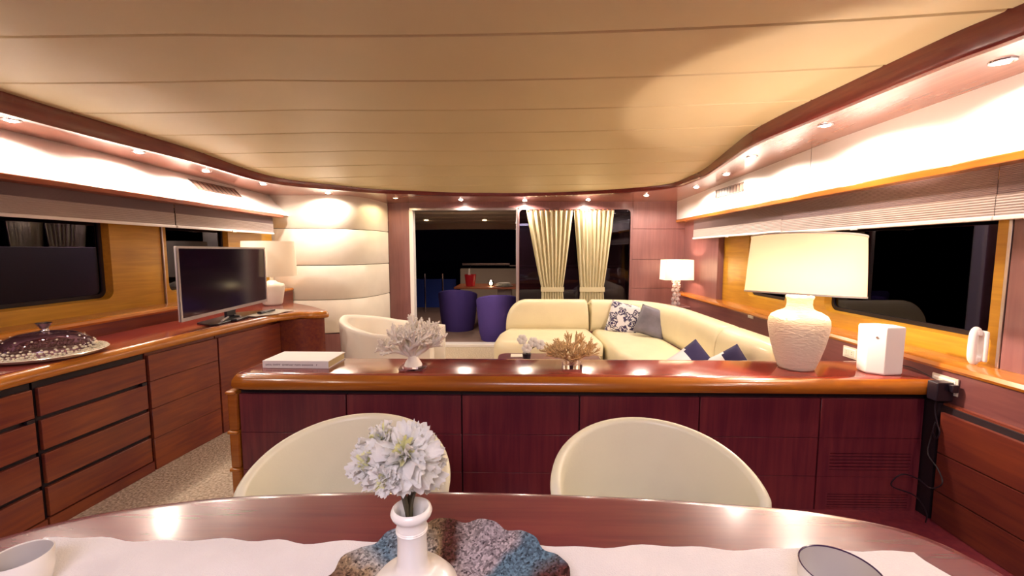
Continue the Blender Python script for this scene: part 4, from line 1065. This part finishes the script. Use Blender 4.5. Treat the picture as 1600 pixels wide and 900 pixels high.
# coffee table + flowers
t = thing('coffee_table', 'low dark mahogany coffee table with rounded corners in front of the sofa', 'table', (.35, 4.0, 0))
pl = [(p[0], p[1]) for p in rrect(-.24, .80, 3.75, 4.40, .09)]
obj('tabletop', sweep([[(x, y, z) for x, y in [((a-.28)*s+.28, (b-4.07)*s+4.07) for a, b in pl]] for s, z in ((.97, .375), (1, .385), (1, .41), (.985, .42))]), 'maho', t, ang=40)
for x in (-.14, .70):
    for y in (3.83, 4.32): obj('leg', box(x-.03, x+.03, y-.03, y+.03, 0, .376), 'maho', t, bevel=.004)
for k, x in enumerate((-.02, .42)):
    o = obj('coaster', box(x-.09, x+.09, 4.22, 4.34, .4205, .427), 'paper', bevel=.002); tag(o, ('left' if k == 0 else 'right')+' pale flat card on the coffee table, on either side of the orchid', 'card')
fx, fy = U(823, 550, y=4.15).x, 4.15
t = thing('orchid', 'small pot of white orchid blossoms on the coffee table', 'plant', (fx, fy, .42))
obj('pot', lathe([(.001, .001), (.035, .001), (.045, .06), (.04, .062), (.001, .05)], 20, (fx, fy, .42)), 'black', t)
bm = BM(); tips = [(816, 530), (833, 534), (844, 538), (823, 544)]
for k, (a, b) in enumerate(tips):
    tp_ = U(a, b, y=fy); st = tube(cr([(fx, fy, .46), (fx+(tp_.x-fx)*.35, fy, .46+(tp_.z-.46)*.6), tp_], 5), .006, 6); obj('stem', st, 'stem', t)
    bm = BM()
    for q in range(6):
        an = q*PI/3; c = tp_+Vector((math.cos(an)*.028, -.012, math.sin(an)*.028)); uvsphere(bm, c, .026, 8, 6, (1, .35, 1))
    obj('blossom', bm, 'petal', t)

# corner lamp on a corner table
kx, ky = 2.09, 6.0
t = thing('corner_table', 'narrow wood corner table behind the sofa, under the lit lamp', 'table', (kx, ky, 0))
kp = U(1056, 460, y=ky)
kx = kp.x
obj('tabletop', box(kx-.16, kx+.16, ky-.14, ky+.18, .70, .73), 'backwood', t, bevel=.005); obj('post', box(kx-.04, kx+.04, ky-.04, ky+.04, 0, .70), 'backwood', t)
t = thing('table_lamp', 'lit lamp with square cream shade and crystal stem in the far right corner', 'lamp', (kx, ky, .73))
obj('foot', lathe([(.001, 0), (.07, 0), (.07, .015), (.02, .02), (.001, .02)], 24, (kx, ky, .731)), 'steel', t)
sb = U(1056, 437, y=ky).z; stp = U(1056, 406, y=ky).z
nn_ = 6
rnd = random.Random(8)
for k in range(nn_):
    z = .76+(sb+.0-.78)*k/(nn_-1)
    for q in range(3):
        a = q*2.09+k*.9; bm = BM(); bmesh.ops.create_icosphere(bm, subdivisions=1, radius=.034, matrix=Matrix.Translation((kx+.035*math.cos(a), ky+.035*math.sin(a), z))); obj('crystal', bm, 'crystal', t, smooth=False)
obj('stem', tube([(kx, ky, .74), (kx, ky, stp-.12)], .008, 10), 'steel', t)
W_ = (U(1082, 420, y=ky).x-U(1030, 420, y=ky).x)*.85
obj('lamp_shade', sweep([[(kx+x*s, ky+y*s, z) for x, y in [(-1, -.62), (1, -.62), (1, .62), (-1, .62)]] for s, z in ((W_/2, sb), (W_/2*.96, stp))], caps=False), 'shade_w', t, smooth=False)
dlight('lamp_bulb', 'POINT', (kx, ky, (sb+stp)/2), 15, (1, .70, .50), size=.03)

# ================================================================== CURTAINS
def curtain(label, xt0, xt1, xm0, xm1, xb0, xb1):
    t = thing('curtain', label, 'curtain', ((xt0+xt1)/2, YB-.08, .5), 0, 'curtains over the rear glass')
    zt, zm, zb = 2.10, .92, .50; S = []; n = 90
    def edge_(z):
        if z > zm:
            q = (z-zm)/(zt-zm); f = q**1.15*1.0; f = 1-(1-q)**1.0*1.0 if 0 else q**.9
            return xm0+(xt0-xm0)*f, xm1+(xt1-xm1)*f
        q = (zm-z)/(zm-zb); return xm0+(xb0-xm0)*q, xm1+(xb1-xm1)*q
    for k in range(27):
        z = zt-(zt-zb)*k/26; a, b = edge_(z); row = []
        for i in range(n+1):
            u = i/n; amp = .020*(1-.5*math.exp(-((z-zm)/.12)**2)); y = YB-.085+amp*math.sin(u*2*PI*9+.6*math.sin(z*2+u*3))+.007*math.sin(u*2*PI*23+z*3)
            row.append((a+(b-a)*u, y, z))
        S.append(row)
    bm = sweep(S, closed=False); bmesh.ops.solidify(bm, geom=bm.faces[:], thickness=.002)
    obj('cloth', bm, 'curtain', t, ang=80)
    bm = sweep([[(xm0-.015+(xm1-xm0+.03)*u, YB-.11-.022*math.sin(u*PI), zm+dz) for dz in (-.035, .035)] for u in [i/12 for i in range(13)]], closed=False)
    bmesh.ops.solidify(bm, geom=bm.faces[:], thickness=.006); obj('tie_band', bm, 'curtain', t)
    obj('rod', tube([(xt0, YB-.085, 2.105), (xt1, YB-.085, 2.105)], .008, 8), 'steel', t)
    for x in (xt0+.02, xt1-.02): obj('bracket', box(x-.01, x+.01, YB-.085, YB-.0005, 2.098, 2.118), 'steel', t)
    for i in range(9):
        x = xt0+(xt1-xt0)*(i+.5)/9; obj('hook', box(x-.008, x+.008, YB-.095, YB-.075, 2.085, 2.118), 'teak', t)
curtain('cream tied-back curtain, left one, next to the door post', .07, .765, .31, .625, .29, .66)
curtain('cream tied-back curtain, right one, nearer the corner lamp', .78, 1.38, .895, 1.24, .87, 1.27)

# ================================================================== COCKPIT OUTSIDE
struct('deck', box(-3.0, 3.0, YB+.12, 11.2, -.06, -.01), 'deck', smooth=False)
oc = struct('ceiling_cockpit', box(-3.0, 3.0, YB+.12, 10.4, 2.16, 2.2), 'outer', smooth=False)
obj('ceiling_lip', sweep([[(x, 10.4+.25*math.sin(x*1.3), 2.16), (x, 10.4+.25*math.sin(x*1.3), 2.02), (x, 10.5+.25*math.sin(x*1.3), 2.02), (x, 10.5+.25*math.sin(x*1.3), 2.16)] for x in [-3+.25*i for i in range(25)]]), 'outer', oc)
for k in range(3): obj('ceiling_rib', box(-3, 3, 7.4+k*.9, 7.43+k*.9, 2.14, 2.16), 'outer', oc, smooth=False)
for k, (px_, py_) in enumerate(((666, 344), (757, 344))):
    q = U(px_, py_, z=2.155)
    t = thing('deck_spot', ('left' if k == 0 else 'right')+' one of the two small lit spots in the cockpit ceiling beyond the door', 'ceiling light', q, 0, 'cockpit ceiling spots')
    obj('lens', lathe([(.0001, -.004), (.045, -.004), (.045, 0), (.0001, 0)], 20), 'bulb_y', t, world=False); obj('rim', lathe([(.045, -.006), (.058, -.006), (.058, 0), (.045, 0), (.045, -.006)], 20), 'steel', t, world=False)
    dlight('deck_beam', 'SPOT', (q.x, q.y, q.z-.02), 16, (1, .72, .55), size=.03, cone=140, blend=.8)
def deck_chair(loc, rz, label):
    t = thing('deck_chair', label, 'chair', loc, rz, 'violet cockpit chairs')
    obj('backrest', tub_shell(.29, .38, .0, .79, .10, .06, math.radians(100), 1.0, n=30, m=6), 'purple', t, world=False, ang=70)
    obj('seat', prism([(.25*math.cos(2*PI*k/24), .25*math.sin(2*PI*k/24)) for k in range(24)], .02, .44), 'purple', t, world=False, bevel=.03)
    return t
d1 = deck_chair((-1.22, 8.05, -.01), PI, 'blue-violet cockpit tub chair seen from behind, left one')
p_ = U(770, 528, z=0)
d2 = dup(d1, (-.40, 7.15, -.01), PI+.1, 'blue-violet cockpit tub chair seen from behind, right and nearer one')
t = thing('cockpit_table', 'varnished teak table on the aft deck beyond the door', 'table', (-.6, 8.8, -.01))
obj('tabletop', box(-1.35, .6, 8.35, 9.3, .74, .78), 'teak', t, bevel=.01); obj('pedestal', box(-.5, -.2, 8.7, 9.0, -.01, .74), 'outer', t, bevel=.01)
q = U(735, 448, y=8.6)
t = thing('red_bottle_bucket', 'red bucket with a pale bottle on the cockpit table', 'bucket', (q.x, 8.6, .78))
obj('bucket', lathe([(.001, 0), (.09, 0), (.12, .24), (.11, .24), (.08, .02), (.001, .02)], 24, (q.x, 8.6, .781)), 'red', t)
obj('bottle', lathe([(.001, .02), (.04, .02), (.04, .2), (.015, .28), (.015, .36), (.001, .36)], 16, (q.x-.02, 8.6, .781)), 'petal', t)
q = U(767, 443, y=8.6)
t = thing('candle_holder', 'small glowing candle globe on the cockpit table', 'candle', (q.x, 8.6, .78))
obj('globe', lathe([(.001, 0), (.04, .0), (.06, .05), (.05, .1), (.03, .12)], 20, (q.x, 8.6, .781)), 'clear', t); bm = BM(); uvsphere(bm, (q.x, 8.6, .84), .035); obj('flame', bm, 'flame', t)
q = U(787, 451, y=8.5)
t = thing('place_setting', 'stack of cream plates at the near edge of the cockpit table', 'plates', (q.x, 8.48, .78))
for k in range(3): obj('plate', lathe([(.001, 0), (.10, 0), (.19-.03*k, .02), (.19-.03*k, .025), (.10, .008), (.001, .008)], 28, (q.x, 8.52, .781+.026*k)), 'ceramic', t)
struct('wall_stern', box(-1.55, 2.6, 10.6, 10.8, 0, 1.06), 'outer', bevel=.03)
t = thing('stern_rail', 'polished guard rail along the stern beyond the cockpit table', 'railing', (0, 10.7, 1.06))
obj('rail', tube([(-1.5, 10.7, 1.17), (-.3, 10.7, 1.17)], .035, 10), 'steel', t); obj('rail', tube([(-.3, 10.7, 1.13), (2.5, 10.7, 1.13)], .02, 10), 'steel', t)
for x in (-1.3, -.4, .8, 2.0): obj('post', tube([(x, 10.7, 1.06), (x, 10.7, 1.16)], .015, 8), 'steel', t)
for x in (-2.35, -1.92):
    pp = obj('guard_post', tube([(x, 10.2, -.01), (x, 10.2, .95)], .02, 8), 'steel'); tag(pp, 'thin steel post at the deck edge, '+('left' if x < -2 else 'right')+' one, against the blue-lit water', 'post')
M['water'] = mat('dark_sea', (.01, .03, .12), .25, bump=.5, bscale=2)
struct('sea', box(-60, 60, 11.2, 120, -1.4, -1.2), 'water', smooth=False)
M['lit_water'] = mat('blue_lit_water', (.03, .08, .5), .5)
struct('water_glow_panel', box(-3.2, -1.75, 11.2, 11.3, -1.2, .75), 'lit_water', smooth=False)  # added blue panel that catches the blue spot, standing for lit water
dlight('underwater_glow', 'SPOT', (-2.35, 10.95, -.9), 22, (.02, .08, 1), size=.05, cone=120, rot=(math.radians(125), 0, 0))
